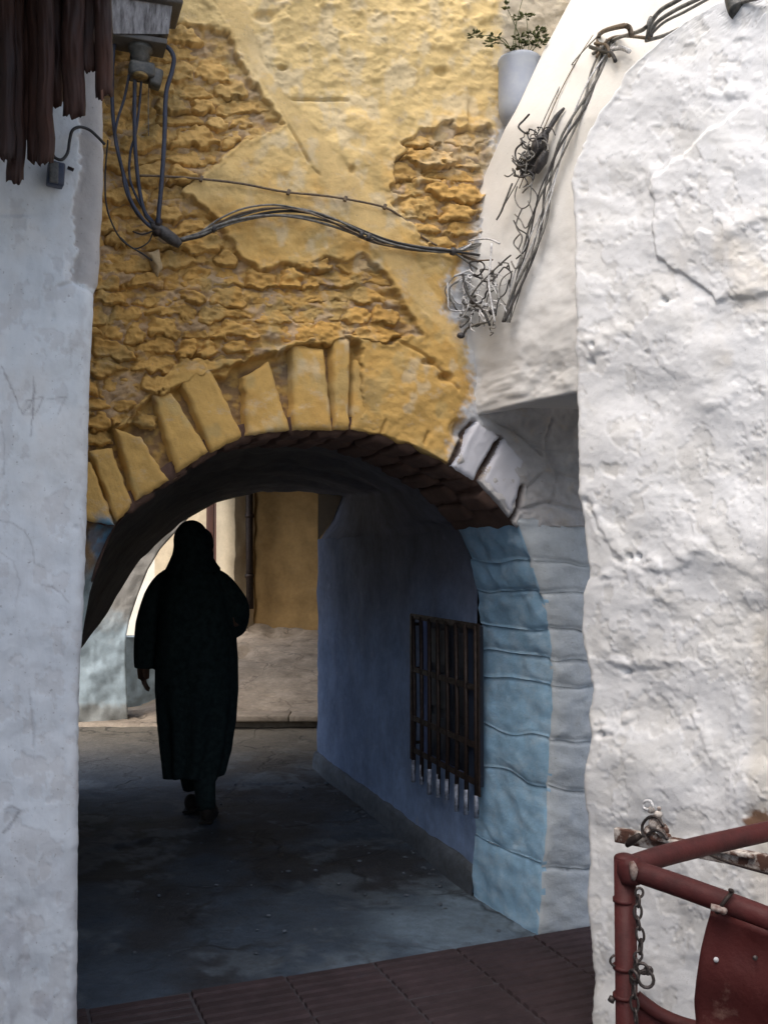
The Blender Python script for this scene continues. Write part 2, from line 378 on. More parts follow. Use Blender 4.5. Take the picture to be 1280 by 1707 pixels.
# kerb step and rising street beyond
def strip_box(name, pts2d, z0, z1, mat, kind='structure', label=None, cat=None, disp=.01, nz=6, nl=60, seed=1, top_w=None, parent=None):
    """a wall-like body following two plan points, front face towards the camera"""
    (xa, ya), (xb, yb), th = pts2d
    L = math.hypot(xb-xa, yb-ya); ux, uy = (xb-xa)/L, (yb-ya)/L; nx_, ny_ = uy, -ux
    s = np.linspace(0, L, nl); z = np.linspace(z0, z1, nz); S, ZZ = np.meshgrid(s, z)
    h = fbm(S*3, ZZ*3, seed, 4)*disp
    X = xa+S*ux+nx_*h; Y = ya+S*uy+ny_*h
    V = np.stack([X, Y, ZZ], -1); rows = [V]
    top = V[-1].copy(); top[:, 0] -= nx_*th; top[:, 1] -= ny_*th
    bot = top.copy(); bot[:, 2] = z0
    V = np.concatenate([V, top[None], bot[None]], 0)
    F = grid_faces(V.shape[0], nl, flip=True).tolist(); n = V.shape[0]
    F.append([r*nl for r in range(n)]); F.append([r*nl+nl-1 for r in range(n)][::-1])
    return mesh_obj(name, V, F, mat, smooth=True)
gx = np.linspace(-6, 3.5, 150); gy = np.linspace(8.55, 14.5, 150); GX, GY = np.meshgrid(gx, gy)
cell = ridged(GX*1.7, GY*2.2, 21, 3)
GZ = .085*sst(GX, -1.95, -1.6) + np.clip(GY-8.75, 0, 3)*.205*sst(GX, -2.6, -1.6) + fbm(GX*2.5, GY*2.5, 31, 5, .6)*.05 + (np.floor((GY-8.7)/.55)*0) - .05*sst(cell, .78, .9)
GZ[0, :] = -.05; GZ[1, :] = .03
rampo = mesh_obj('rising_street', np.stack([GX, GY, GZ], -1), grid_faces(150, 150, flip=True).tolist(), 'ramp'); tag(rampo, kind='structure')
kx = -1.45
while kx < 1.2:
    w_ = rnd.uniform(.55, .95); mb = MB(); mb.box((kx+w_/2, 8.60, .088), (w_-.006, .30, .05), Matrix.Rotation(rnd.uniform(-.02, .02), 3, 'Z'), bev=.012); mb.obj('kerb_slab', 'ramp', None).parent = rampo; kx += w_

# ================================================================== ARCH WALL
arch = thing('archway_wall', 'ochre painted rubble wall with a low round arch over the dark passage', 'wall', tuple(PW.on(520, 1500)))
FI = [(60, 1640), (112, 1620), (126, 1300), (134, 1080), (141, 1035), (150, 985), (165, 940), (190, 885), (205, 864), (224, 838), (284, 800), (347, 755), (404, 728), (482, 717), (556, 714),
      (600, 716), (642, 725), (700, 747), (755, 778), (798, 803), (842, 852), (862, 876), (985, 880)]
ybf = crv(FI, 0)
xs = np.concatenate([np.arange(60, 120, 8), np.arange(120, 986, 2.3)])
tt = np.concatenate([np.linspace(0, 1, 400)])
YB = ybf(xs) + 3*fbm(xs/22, xs*0, 41, 3)
top = -170.0
PXg = np.repeat(xs[None], len(tt), 0); PYg = top + tt[:, None]*(YB[None]-top)
extra = np.array([-1900., -1200, -700, -400, -250])
PXg = np.concatenate([np.repeat(xs[None], len(extra), 0), PXg]); PYg = np.concatenate([np.repeat(extra[:, None], len(xs), 1), PYg])

R1 = [(60, 60), (300, 40), (385, 55), (400, 105), (440, 165), (478, 212), (400, 240), (345, 290), (300, 322), (340, 345), (368, 378), (386, 402), (405, 432), (435, 452), (475, 433),
      (505, 444), (545, 425), (575, 436), (600, 424), (640, 460), (668, 500), (700, 560), (640, 575), (560, 560), (480, 575), (410, 600), (300, 600), (250, 660), (195, 715), (60, 830)]
R2 = [(652, 290), (668, 250), (700, 225), (740, 205), (815, 215), (818, 320), (790, 380), (775, 425), (720, 418), (690, 385), (655, 345)]
RL = [(60, 700), (200, 715), (250, 660), (410, 600), (560, 560), (600, 570), (600, 740), (480, 740), (400, 750), (340, 780), (210, 900), (60, 1100)]   # hollow behind the ring stones
white_edge = crv([(0, 830), (100, 822), (230, 812), (300, 800), (360, 786), (400, 790), (440, 790), (480, 745), (520, 735), (560, 765), (620, 785), (660, 790), (700, 762), (760, 742), (800, 750), (2000, 750)][::1] and
                 [(905, -2000), (900, 0), (845, 112), (822, 220), (806, 300), (790, 350), (780, 420), (742, 470), (738, 520), (765, 560), (778, 620), (782, 660), (765, 690), (745, 740), (742, 800), (742, 2000)])
BAND = lambda px, py: np.maximum(poly_sd(px, py, [(352, 0), (410, 0), (440, 110), (500, 190), (600, 300), (668, 400), (715, 480), (800, 600), (796, 640), (735, 560), (676, 492), (628, 428), (560, 345), (480, 215), (430, 130)]), -200)
def tint_wall(px, py):
    w = fbm(px/60, py/60, 61, 4); w2 = fbm(px/14, py/14, 63, 3)
    och = np.array([.58, .365, .115]); deep = np.array([.56, .335, .100]); pale = np.array([.70, .53, .25]); olive = np.array([.45, .34, .15])
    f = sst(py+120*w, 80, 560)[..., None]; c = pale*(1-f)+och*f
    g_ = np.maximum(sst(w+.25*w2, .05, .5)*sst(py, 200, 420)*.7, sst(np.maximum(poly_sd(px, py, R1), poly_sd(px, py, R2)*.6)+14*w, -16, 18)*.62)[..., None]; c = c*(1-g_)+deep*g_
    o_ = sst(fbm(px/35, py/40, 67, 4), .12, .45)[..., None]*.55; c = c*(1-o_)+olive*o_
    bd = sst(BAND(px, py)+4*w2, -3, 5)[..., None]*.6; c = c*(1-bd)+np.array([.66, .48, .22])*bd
    # bare beige render at the top right
    b_ = sst(px-(826-0.0*py)+10*w2, 0, 14)[..., None]*sst(-py+115+10*w2, 0, 14)[..., None]; c = c*(1-b_)+np.array([.50, .44, .34])*b_
    # whitewash spilling over from the right
    e = px-white_edge(py)+13*w2+9*fbm(px/5, py/5, 71, 2); gb = (sst(fbm(px/26, py/34, 75, 4)-.25*sst(py, 150, 420), .0, .3)*sst(px, 380, 460))[..., None]*.45; c = c*(1-gb)+np.array([.60, .53, .39])*gb
    k = (sst(e, -9, 16))[..., None]; k = k*(1-b_)
    gk = sst(py+.2*(px-850), 690, 712)[..., None]; wc = np.array([.60, .61, .625])*(1-gk)+np.array([.46, .455, .46])*gk; c = c*(1-k)+wc*k  # plaster greyer below the overhang, partly shade put into its colour
    wj = np.clip(np.exp(-(seg_dist(px, py, [(832, 732), (812, 768), (792, 800)])/6)**4)+np.exp(-(seg_dist(px, py, [(788, 706), (764, 745), (750, 775)])/6)**4)+np.exp(-(seg_dist(px, py, [(868, 812), (862, 845), (852, 866)])/4)**4), 0, 1)[..., None]; c = c*(1-wj)+np.array([.10, .065, .05])*wj
    # old blue and pale paint low at the left
    q = (sst(44-np.hypot((px-176)*1.1, (py-900)*.9)+14*w2, 0, 20))[..., None]; c = c*(1-q)+np.array([.16, .33, .48])*q
    q = (sst(py-925+22*w2, 0, 30)*sst(230-px, 0, 20))[..., None]; c = c*(1-q)+np.array([.36, .43, .43])*q
    return c
# --- stones: jittered courses
ROWH, COLW = 29.0, 62.0
def warp(px, py):
    return px+15*fbm(px/38, py/34, 81, 4), py+13*fbm(px/55, py/30, 83, 4)+8*fbm(px/14, py/10, 84, 3)
seeds = []
rr_ = random.Random(5)
for r in range(-10, 60):
    y = r*ROWH; x = -30+rr_.uniform(0, COLW)
    while x < 1020:
        w = rr_.uniform(.45, 1.75)*COLW; seeds.append((x+w/2, y+rr_.uniform(-4, 4), w)); x += w
seeds = np.array(seeds)
def cells(px, py):
    wx, wy = warp(px, py); d1 = np.full(px.shape, 1e9); d2 = d1.copy(); idx = np.zeros(px.shape, int)
    for k, (sx, sy, sw) in enumerate(seeds):
        m = (np.abs(wy-sy) < 60) & (np.abs(wx-sx) < 150)
        if not m.any(): continue
        d = np.hypot((wx[m]-sx)/(sw/COLW*.5+.5)/COLW*ROWH*1.05, wy[m]-sy)
        a = d1[m]; b = d2[m]; i = idx[m]; n = d < a
        d2[m] = np.where(n, a, np.minimum(b, d)); d1[m] = np.where(n, d, a); i[n] = k; idx[m] = i
    return idx, d2-d1, wx, wy
srand = np.random.RandomState(3).rand(len(seeds), 5)
def rubble_mask(px, py):
    j = 7*fbm(px/11, py/11, 91, 3)
    return np.maximum(poly_sd(px, py, R1)+j, np.minimum(poly_sd(px, py, R2), 9)+15*fbm(px/24, py/15, 93, 4)+.4*j)
ringd = lambda px, py: poly_sd(px, py, RL)
cracks = [[(432, 95), (450, 150), (478, 212), (500, 250), (520, 282), (560, 318), (578, 345)], [(570, 345), (585, 370), (605, 400)], [(485, 168), (580, 168)], [(820, 700), (862, 720), (900, 760)],
          [(640, 560), (700, 590), (735, 620), (760, 650)], [(585, 640), (586, 716)], [(641, 702), (634, 724)], [(705, 740), (712, 722)]]
wcr = [[(862, 722), (902, 748), (965, 752)], [(878, 812), (905, 788), (965, 800)], [(868, 850), (912, 838), (970, 852)], [(915, 700), (908, 745), (925, 790), (915, 838)]]
def h_wall(px, py, full=False):
    m = rubble_mask(px, py); rub = sst(m, -1.0, 3.5)
    big = fbm(px/150, py/150, 101, 3)*.022
    und = ridged(px/46, py/30, 103, 4)
    plaster = .017 + fbm(px/30, py/24, 105, 5, .6)*.0085 + (und-.7)*.012*sst(-py, -330, -60) + .008*sst(fbm(px/16, py/11, 107, 3), .1, .5)*sst(-py, -300, 60)
    # the smoother patches
    rough = -.009 + fbm(px/30, py/13, 109, 5, .6)*.024 + fbm(px/7, py/5, 111, 2)*.004
    h = plaster*(1-rub)+rough*rub
    lip = np.exp(-((m+3)/4.0)**2)*.005; h += lip
    for c in cracks: h -= .014*np.exp(-(seg_dist(px, py, c)/2.0)**2)
    bn = sst(BAND(px, py)+5*fbm(px/14, py/14, 115, 3), -2, 3); h = h*(1-bn)+(.012+big*0+fbm(px/40, py/40, 116, 4)*.006+.004)*bn
    # holes in the right patch
    for (cx, cy, a, b, dp) in [(664, 290, 9, 22, .04), (702, 255, 18, 8, .03), (748, 296, 40, 5, .03), (770, 228, 10, 12, .03), (735, 120, 12, 7, .02), (786, 190, 7, 30, .015), (442, 30, 18, 9, .02), (470, 115, 9, 4, .02),
                               (585, 285, 5, 6, .015), (590, 205, 22, 16, -.008), (765, 715, 16, 14, .045), (740, 630, 12, 7, .03), (712, 605, 12, 5, .025), (815, 320, 16, 8, .02), (795, 600, 7, 9, .02),
                               (760, 520, 20, 8, .012), (800, 570, 24, 18, .015), (540, 30, 5, 40, .008)]:
        h -= dp*np.exp(-(((px-cx)/a)**2+((py-cy)/b)**2)**2)
    k = sst(ringd(px, py)+5*fbm(px/12, py/12, 113, 3), -3, 6); h = h*(1-k)+(-.046+.4*rough)*k
    wj = np.exp(-(seg_dist(px, py, [(832, 732), (812, 768), (792, 800)])/5.0)**4)+np.exp(-(seg_dist(px, py, [(788, 706), (764, 745), (750, 775)])/6)**4)+np.exp(-(seg_dist(px, py, [(868, 812), (862, 845), (852, 866)])/4)**4); h = h-.035*np.clip(wj, 0, 1)
    wk = sst(px-white_edge(py), -20, 10); h += wk*(-.004+fbm(px/14, py/16, 117, 4)*.010+fbm(px/40, py/36, 118, 3)*.016*sst(py, 690, 720))
    for c in wcr: h -= wk*.013*np.exp(-(seg_dist(px+4*fbm(py/9, px/9, 122, 2), py, c)/3.0)**2)
    return h+big
hh = h_wall(PXg, PYg)
vis = 1-sst(-PYg, 170, 300); hh = hh*vis
W3 = PW.on(PXg, PYg, hh)
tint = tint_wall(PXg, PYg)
ny, nx = PXg.shape
# roll the edge over into the soffit, and run it back through the thickness of the arch
srows = np.array([.012, .03, .06, .1, .15, .2, .25, .3, .36, .42, .48]); base = PW.on(xs, YB, hh[-1]*0)
mo = (sst(rubble_mask(PXg, PYg), 0, 4)*sst(fbm(PXg/18, PYg/14, 119, 4), -.25, .25))[..., None]*.5; tint = tint*(1-mo)+np.array([.44, .35, .29])*mo; mr = (sst(ringd(PXg, PYg), 8, 20)*sst(760-PXg, 0, 40)*sst(fbm(PXg/12, PYg/12, 120, 3), -.5, .1))[..., None]*.7; tint = tint*(1-mr)+np.array([.20, .125, .085])*mr
SW = []
for k, d in enumerate(srows):
    q = base+TD[None]*d; q[:, 2] += .010*fbm(xs/18, np.full_like(xs, d*14), 121, 3)-.004*(k == 0)
    SW.append(q)
W3 = np.concatenate([W3, np.array(SW)], 0)
tint = np.concatenate([tint, np.repeat(tint[-1:], len(SW), 0)], 0)
F = grid_faces(W3.shape[0], nx); MI = np.zeros((W3.shape[0]-1, nx-1), int)
rubf = rubble_mask(PXg, PYg); cellf = (rubf[:-1, :-1] > 0) | (ringd(PXg, PYg)[:-1, :-1] > 0)
MI[:ny-1] = np.where(cellf, 0, 1); MI[ny:] = 2
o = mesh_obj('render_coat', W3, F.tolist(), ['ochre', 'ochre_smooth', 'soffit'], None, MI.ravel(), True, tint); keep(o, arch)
SOFF_END = W3[-1].copy(); XS = xs.copy()

# --- rubble stones, each its own patch of relief sunk into the coat
sx = np.arange(100, 860, 2.2); sy = np.arange(-60, 860, 2.2); SX, SY = np.meshgrid(sx, sy)
idx, edge, wx, wy = cells(SX, SY); rm = rubble_mask(SX, SY); inside = (rm > -2)
ringm = ringd(SX, SY); inside |= (ringm > 0) & (SY < ybf(SX)-70)
inside &= (SY < ybf(SX)-40)
wl = crv([(171, -200), (171, 480), (158, 500), (148, 900)])
VO = [[(120, 765), (152, 770), (192, 876), (140, 868)], [(150, 752), (186, 748), (221, 838), (194, 872)],
      [(193, 716), (233, 728), (281, 801), (226, 836)], [(254, 659), (286, 655), (347, 754), (295, 789)],
      [(291, 612), (340, 597), (404, 727), (352, 755)], [(405, 630), (449, 604), (481, 717), (410, 728)], [(486, 574), (540, 584), (552, 717), (488, 718)],
      [(551, 560), (582, 562), (580, 716), (557, 716)], [(592, 600), (650, 605), (638, 724), (586, 716)], [(655, 632), (712, 655), (700, 746), (645, 727)],
      [(722, 668), (757, 690), (752, 775), (706, 750)]]
vmask = np.zeros(SX.shape, bool)
for q in VO+[[(793, 703), (829, 727), (786, 800), (751, 777)]]: vmask |= poly_sd(SX, SY, q) > 1
vmask |= BAND(SX, SY) > 4
n_st = 0
for k in range(len(seeds)):
    mk = idx == k
    if mk.sum() < 45 or inside[mk].mean() < .55 or vmask[mk].mean() > .12: continue
    ys_, xs_ = np.where(mk); y0, y1, x0, x1 = max(ys_.min()-3, 0), ys_.max()+4, max(xs_.min()-3, 0), xs_.max()+4
    sl = (slice(y0, y1), slice(x0, x1)); mm = mk[sl]; e = np.where(mm, edge[sl], -edge[sl]*.6)
    a = srand[k]; prot = -.015+a[0]**1.1*.034; tilt = (.002+.020*a[1])
    lo_ = sst(wy[sl]-seeds[k][1], -2, 7); prof = sst(e, -2.0, (9+8*a[4])*(1-lo_)+3.2*lo_)
    loc = (wy[sl]-seeds[k][1])/ROWH
    hx = h = -.030 + prof*(.034+prot+tilt*loc+(a[2]-.5)*.012*(wx[sl]-seeds[k][0])/COLW) + prof*(fbm(SX[sl]/16, SY[sl]/8, 200+k, 5, .6)*.016)
    big = fbm(SX[sl]/150, SY[sl]/150, 101, 3)*.022
    fmask = (mm[:-1, :-1] | mm[1:, :-1] | mm[:-1, 1:] | mm[1:, 1:])
    P3 = PW.on(SX[sl], SY[sl], h+big)
    Fq = grid_faces(*mm.shape, mask=fmask)
    used = np.unique(Fq); rem = np.zeros(mm.size, int); rem[used] = np.arange(len(used))
    o = mesh_obj('stone', P3.reshape(-1, 3)[used], rem[Fq].tolist(), 'ochre', None, None, True, (tint_wall(SX[sl], SY[sl])*(np.array([1, .99-.05*a[3], .98-.14*a[3]])*(.92+.16*a[4]))).reshape(-1, 3)[used])
    keep(o, arch); n_st += 1
print('stones', n_st)

# --- dressed blocks from a quad in photo coordinates
def block(name, quad, plane, prow, mat, parent, n=16, depth=.10, tintf=None, seed=0, mi2=None, jit=.004, rnd_=5.0, under=0.0, tilt=0.0):
    q = [np.array(p, float) for p in quad]      # order: outer-left, outer-right, inner-right, inner-left
    s = np.linspace(0, 1, n); S, T = np.meshgrid(s, s)
    px = (q[0][0]*(1-S)+q[1][0]*S)*(1-T)+(q[3][0]*(1-S)+q[2][0]*S)*T; py = (q[0][1]*(1-S)+q[1][1]*S)*(1-T)+(q[3][1]*(1-S)+q[2][1]*S)*T
    px = px+3.2*fbm(px/14, py/14, seed+500, 3); py = py+3.2*fbm(px/14, py/14, seed+600, 3)
    wq = np.hypot(*(q[1]-q[0])); hq = np.hypot(*(q[3]-q[0]))
    de = np.minimum(np.minimum(S, 1-S)*wq, np.minimum(T, 1-T)*hq)
    h = prow-.014*(1-sst(de, -2, rnd_))+fbm(px/16, py/16, seed, 4)*jit+tilt*(T-.5)
    V = plane.on(px, py, h); ring_idx = [(0, i) for i in range(n)]+[(i, n-1) for i in range(1, n)]+[(n-1, i) for i in range(n-2, -1, -1)]+[(i, 0) for i in range(n-2, 0, -1)]
    F = grid_faces(n, n).tolist(); Vl = V.reshape(-1, 3); nb = len(ring_idx); base_i = [a*n+b for a, b in ring_idx]
    back = Vl[base_i]+TD*depth; m = len(Vl)
    Vl = np.concatenate([Vl, back]); MIx = [0]*len(F)
    for i in range(nb):
        j = (i+1) % nb; F.append([base_i[i], base_i[j], m+j, m+i]); MIx.append(1 if (mi2 is not None and n*2-2 <= i < 3*n-3) else 0)
    F.append([m+i for i in range(nb)][::-1]); MIx.append(0)
    tn = None
    if tintf is not None:
        tn = tintf(px, py).reshape(-1, 3); tn = np.concatenate([tn, tn[base_i]])
    o = mesh_obj(name, Vl, F, [mat, mi2 or mat], None, MIx, True, tn); keep(o, parent); return o
for i, q in enumerate(VO):
    o = block('voussoir', q, PW, .016 if i < 8 else .010, 'ochre_smooth', arch, 22, .14, tint_wall, 700+i*13, 'soffit', rnd_=4.5 if i < 8 else 14, tilt=rnd.uniform(-.006, .006))
wt = lambda px, py: np.full(px.shape+(3,), 1.0)*np.array([.52, .53, .58])
for i, q in enumerate([[(793, 703), (829, 727), (786, 800), (751, 777)], [(838, 733), (872, 768), (852, 856), (799, 802)]]):
    o = block('voussoir', q, PW, .018, 'white', arch, 22, .14, wt, 900+i*17, 'soffit', rnd_=4.5)
    o['label'] = 'whitewashed ring stone at the right end of the arch'
# dark joints that the photograph shows beside the two white stones are the gaps left between them
# --- brown stones in the soffit
def soffit_pt(x, d, drop=0.0):
    b = PW.on(np.array(x), ybf(np.array(x))); p = b+TD*np.asarray(d, float)[..., None]; return p
ss = [210, 262, 318, 372, 428, 480, 530, 580, 626, 668, 706, 742, 776, 808, 838]
for a, b in zip(ss[:-1], ss[1:]):
    for (d0, d1) in ((.012, .225), (.235, .47)):
        sh = 0 if d0 < .1 else 14; n = 9; S, T = np.meshgrid(np.linspace(a+2.5+sh, b-2.5+sh, n), np.linspace(d0, d1, n)); S = np.minimum(S, 851)
        S2 = S+2.5*fbm(S/8, T*20, int(a), 2)
        de = np.minimum(np.minimum(np.linspace(0, 1, n), 1-np.linspace(0, 1, n))[None, :], np.minimum(np.linspace(0, 1, n), 1-np.linspace(0, 1, n))[:, None])*4
        mid = (a+b)/2; cen = np.array([510, 1050.]); v = cen-np.array([mid, float(ybf(mid))]); v /= np.hypot(*v)
        P = soffit_pt(S2, T); k = (.002+.020*sst(de, -.1, .55)+.006*fbm(S/9, T*16, int(b), 3)+rnd.uniform(-.004, .006))[..., None]
        P = P+np.array([v[0]*PW.u[0], v[0]*PW.u[1], -v[1]])*k
        bk = P.copy()-np.array([v[0]*PW.u[0], v[0]*PW.u[1], -v[1]])*.05
        V = np.concatenate([P.reshape(-1, 3), bk.reshape(-1, 3)]); F = grid_faces(n, n).tolist()
        rg = [i for i in range(n)]+[i*n+n-1 for i in range(1, n)]+[(n-1)*n+i for i in range(n-2, -1, -1)]+[i*n for i in range(n-2, 0, -1)]
        for i in range(len(rg)): j = (i+1) % len(rg); F.append([rg[i], rg[j], rg[j]+n*n, rg[i]+n*n])
        o = mesh_obj('soffit_stone', V, F, 'soffit'); keep(o, arch)

# --- right jamb: bulging quoins, white front, blue reveal
jf = crv([(858, 868), (866, 885), (886, 935), (906, 1000), (916, 1060), (921, 1120), (920, 1180), (914, 1260), (911, 1350), (904, 1440), (896, 1545), (895, 1600)])
jr = crv([(762, 868), (768, 885), (786, 930), (798, 990), (804, 1050), (806, 1110), (801, 1200), (797, 1300), (795, 1400), (792, 1490), (791, 1600)])
ys_q = [866, 934, 984, 1049, 1098, 1142, 1231, 1313, 1442, 1560]
for ci, (ya, yb_) in enumerate(zip(ys_q[:-1], ys_q[1:])):
    nr = max(8, int((yb_-ya)/5)); yy = np.linspace(ya, yb_, nr); nf, nr2 = 16, 26
    sg = 0.0
    cols = []
    V = np.zeros((nr, nf+nr2, 3)); slope = rnd.uniform(-.06, .16); bow = rnd.uniform(.01, .05); pil = rnd.uniform(.002, .009)
    for r, y in enumerate(yy):
        de = min(r, nr-1-r)*(yb_-ya)/(nr-1); jn = -.009*(1-float(sst(np.array(de), -1, 6.0)))
        xf = float(jf(y)); xr_ = float(jr(y)); fx_ = np.linspace(992, xf, nf)
        kb = float(np.interp(y, ys_q, range(len(ys_q)))); yf = y+.05*(fx_-xf)+9*fbm((fx_-xf)/45+3, np.full_like(fx_, kb*1.3), 341, 2)
        cr = np.clip((np.arange(nf)-nf+4)/3, 0, 1)**2*.010
        hf = .008+jn+pil*math.sin(math.pi*r/(nr-1))+fbm(fx_/24, yf/20, 300+ci, 4)*.011-cr
        hf = hf + (rnd_c := 0)
        V[r, :nf] = PW.on(fx_, yf, hf)
        t = np.linspace(0, 1, nr2+1)[1:]
        pf = PW.on(np.array(xf), np.array(y)) ; pr = PWR.on(np.array(xr_), np.array(y*1.0-(0)))
        pr = np.array([pr[0], pr[1], pf[2]])        # keep the courses level
        pts = pf[None]*(1-t[:, None])+pr[None]*t[:, None]; pts[:, 2] += .030*fbm(t*1.6+5, np.full_like(t, kb*1.3), 343, 2)*np.minimum(t*4, 1)
        dd = (pr-pf); nn = np.array([-dd[1], dd[0], 0]); nn /= np.linalg.norm(nn); nn = nn if nn[0] < 0 else -nn
        cr2 = np.clip(1-np.arange(nr2)/3, 0, 1)**2*.008
        hr = .004+jn*np.exp(-t*1.6)*(.4+.6*vnoise(t*5, np.full_like(t, ci*3.3), 9))+pil*.8*math.sin(math.pi*r/(nr-1))+fbm(t*7+ci, np.full_like(t, y/24), 320, 5)*.010-cr2
        V[r, nf:] = pts+nn*hr[:, None]
    ncol = nf+nr2; F = grid_faces(nr, ncol, flip=True).tolist(); rg_ = np.round(.5*fbm(np.arange(nr-1)*.45+ci*7, np.zeros(nr-1), 331, 3)*2).astype(int); MIq = (np.arange(ncol-1)[None]+0*np.arange(nr-1)[:, None] >= nf-1+rg_[:, None]).astype(int).ravel().tolist()
    Vl = V.reshape(-1, 3); m = len(Vl); inn = V[[0, -1]].copy(); cen = np.array([.25*PW.n[0], 0, 0])
    inn = inn+np.array([.06, .07, 0]); Vl = np.concatenate([Vl, inn.reshape(-1, 3)])
    for c in range(ncol-1):
        F.append([c, c+1, m+c+1, m+c]); MIq.append(0)
        F.append([(nr-1)*ncol+c, m+ncol+c, m+ncol+c+1, (nr-1)*ncol+c+1]); MIq.append(0)
    o = mesh_obj('quoin', Vl, F, ['quoin_white', 'quoin_blue'], None, MIq, True); keep(o, arch)
# hearting behind the quoins so no joint is see-through
core = MB(); yy = np.linspace(860, 1600, 30); 
Vc = np.array([[PW.on(np.array(1060.), np.array(y), np.array(-.012)), PW.on(np.array(float(jf(y))+5), np.array(y), np.array(-.012)),
                np.array([*PWR.on(np.array(float(jr(y))+3), np.array(y))[:2], PW.on(np.array(float(jf(y))), np.array(y))[2]])+np.array([.008, 0, 0])] for y in yy])
core.add(Vc.reshape(-1, 3), grid_faces(30, 3, flip=True).tolist(), 0)
o = core.obj('hearting', 'quoin_white', arch)

# --- vault and the blue inner wall
def resample(P, n):
    P = np.asarray(P, float); d = np.concatenate([[0], np.cumsum(np.linalg.norm(np.diff(P, axis=0), axis=1))]); t = np.linspace(0, d[-1], n)
    return np.stack([np.interp(t, d, P[:, k]) for k in range(3)], 1)
WA = np.array([.405, 4.33]); WB = np.array([-.46, 6.9]); HV = 1.57
sel = (XS >= 112) & (XS <= 852); c1 = SOFF_END[sel]; c1 = np.concatenate([c1, [[WA[0]-.035, WA[1], 1.60], [WA[0], WA[1], HV]]])
r2px = [(40, 1330), (60, 1200), (95, 1130), (135, 1080), (166, 1040), (195, 990), (236, 930), (300, 872), (360, 838), (430, 820), (500, 816), (572, 826), (556, 866), (531, 901)]
c2 = PREAR.on(np.array([p[0] for p in r2px]), np.array([p[1] for p in r2px])); c2[-1] = [WB[0], WB[1], HV]
n = 120; c1 = resample(c1, n); c2 = resample(c2, n); m = 60
T = np.linspace(0, 1, m)[:, None, None]; VV = c1[None]*(1-T)+c2[None]*T
nz_ = fbm(np.arange(n)[None]/9+T[..., 0]*0, T[..., 0]*14, 401, 4)*.03*np.sin(np.pi*np.clip(T[..., 0]*6, 0, .5)); VV[..., 2] += nz_
kv = np.ones((m, 1))*sst(np.arange(n)/n, .62, 1.0)[None]; kv = kv[..., None]; tv_ = np.array([.12, .105, .09])*(1-kv)+np.array([.17, .18, .23])*kv  # vault colour goes from brown to slate on the right
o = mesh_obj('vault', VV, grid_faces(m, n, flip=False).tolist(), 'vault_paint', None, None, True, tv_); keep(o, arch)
wd = np.array([*(WB-WA), 0.]); WL = np.linalg.norm(wd); wd /= WL; wn = np.array([-wd[1], wd[0], 0]); wn = wn if wn[0] < 0 else -wn
wpt = lambda s, z, h=0: np.array([WA[0], WA[1], 0])+wd*s+np.array([0, 0, z])+wn*h
S0, S1, Z0, Z1 = .015, .66, .475, 1.15
sv = np.unique(np.concatenate([np.linspace(0, S0, 2), np.linspace(S0, S1, 24), np.linspace(S1, WL, 60)])); zv = np.unique(np.concatenate([np.linspace(-.05, Z0, 14), np.linspace(Z0, Z1, 24), np.linspace(Z1, HV+.01, 14)]))
SG, ZG = np.meshgrid(sv, zv); h = fbm(SG*5, ZG*5, 421, 4)*.014
ed = np.maximum(np.maximum(S0-SG, SG-S1), np.maximum(Z0-ZG, ZG-Z1)); h = h*sst(ed, 0, .05)
V = np.array([WA[0], WA[1], 0])+wd*SG[..., None]+np.stack([0*ZG, 0*ZG, ZG], -1)+wn*h[..., None]
mask = ~((SG[:-1, :-1] >= S0-1e-6) & (SG[:-1, 1:] <= S1+1e-6) & (ZG[:-1, :-1] >= Z0-1e-6) & (ZG[1:, :-1] <= Z1+1e-6))
F = grid_faces(*SG.shape, mask=mask)
ki = sst(ZG+.10*SG+.16*fbm(SG*3, ZG*4, 425, 4), .95, 1.6)[..., None]; ti = np.array([.26, .375, .62])*(1-ki)+np.array([.17, .18, .23])*ki  # blue turns dark grey towards the top
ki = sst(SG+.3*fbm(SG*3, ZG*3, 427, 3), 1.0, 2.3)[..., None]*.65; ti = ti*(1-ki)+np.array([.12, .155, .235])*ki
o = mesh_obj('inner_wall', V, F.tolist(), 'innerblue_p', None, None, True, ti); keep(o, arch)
win = thing('barred_window', None, None); win.parent = arch; win.matrix_parent_inverse = Matrix.Translation(-parent_world(arch))
def kid(mb, name, mats, par=win, smooth=True):
    o = mb.obj(name, mats, None, smooth); o.parent = par; return o
Rw0 = Matrix(((wd[0], wn[0], 0), (wd[1], wn[1], 0), (0, 0, 1)))
fr = MB()
a, b, c, d = wpt(S0, Z0), wpt(S1, Z0), wpt(S1, Z1), wpt(S0, Z1); k = -.05
A_, B_, C_, D_ = [p+wn*k for p in (a, b, c, d)]
fr.add([a, b, c, d, A_, B_, C_, D_], [[0, 1, 5, 4], [1, 2, 6, 5], [2, 3, 7, 6], [3, 0, 4, 7]])
kid(fr, 'reveal', 'innerblue', smooth=False)
fb = MB(); fb.box(wpt(-.045, (Z0+Z1)/2+.01, .032), (.135, .022, Z1-Z0+.0), Rw0, bev=.003); kid(fb, 'side_board', 'shutter', smooth=False)
sh = MB()
Rw = Matrix(((wd[0], wn[0], 0), (wd[1], wn[1], 0), (0, 0, 1)))
for kx in range(2):
    w = (S1-S0)/2; cc = wpt(S0+w*(kx+.5), (Z0+Z1)/2, -.045); sh = MB(); sh.box(cc, (w-.012, .03, Z1-Z0-.01), Rw)
    for kz in range(3):
        sh.box(wpt(S0+w*(kx+.5), Z0+(Z1-Z0)*(.19+.31*kz), -.026), (w-.10, .012, .17), Rw, bev=.004)
    kid(sh, 'shutter', 'shutter', smooth=False)
nb = 8; SL = -.12
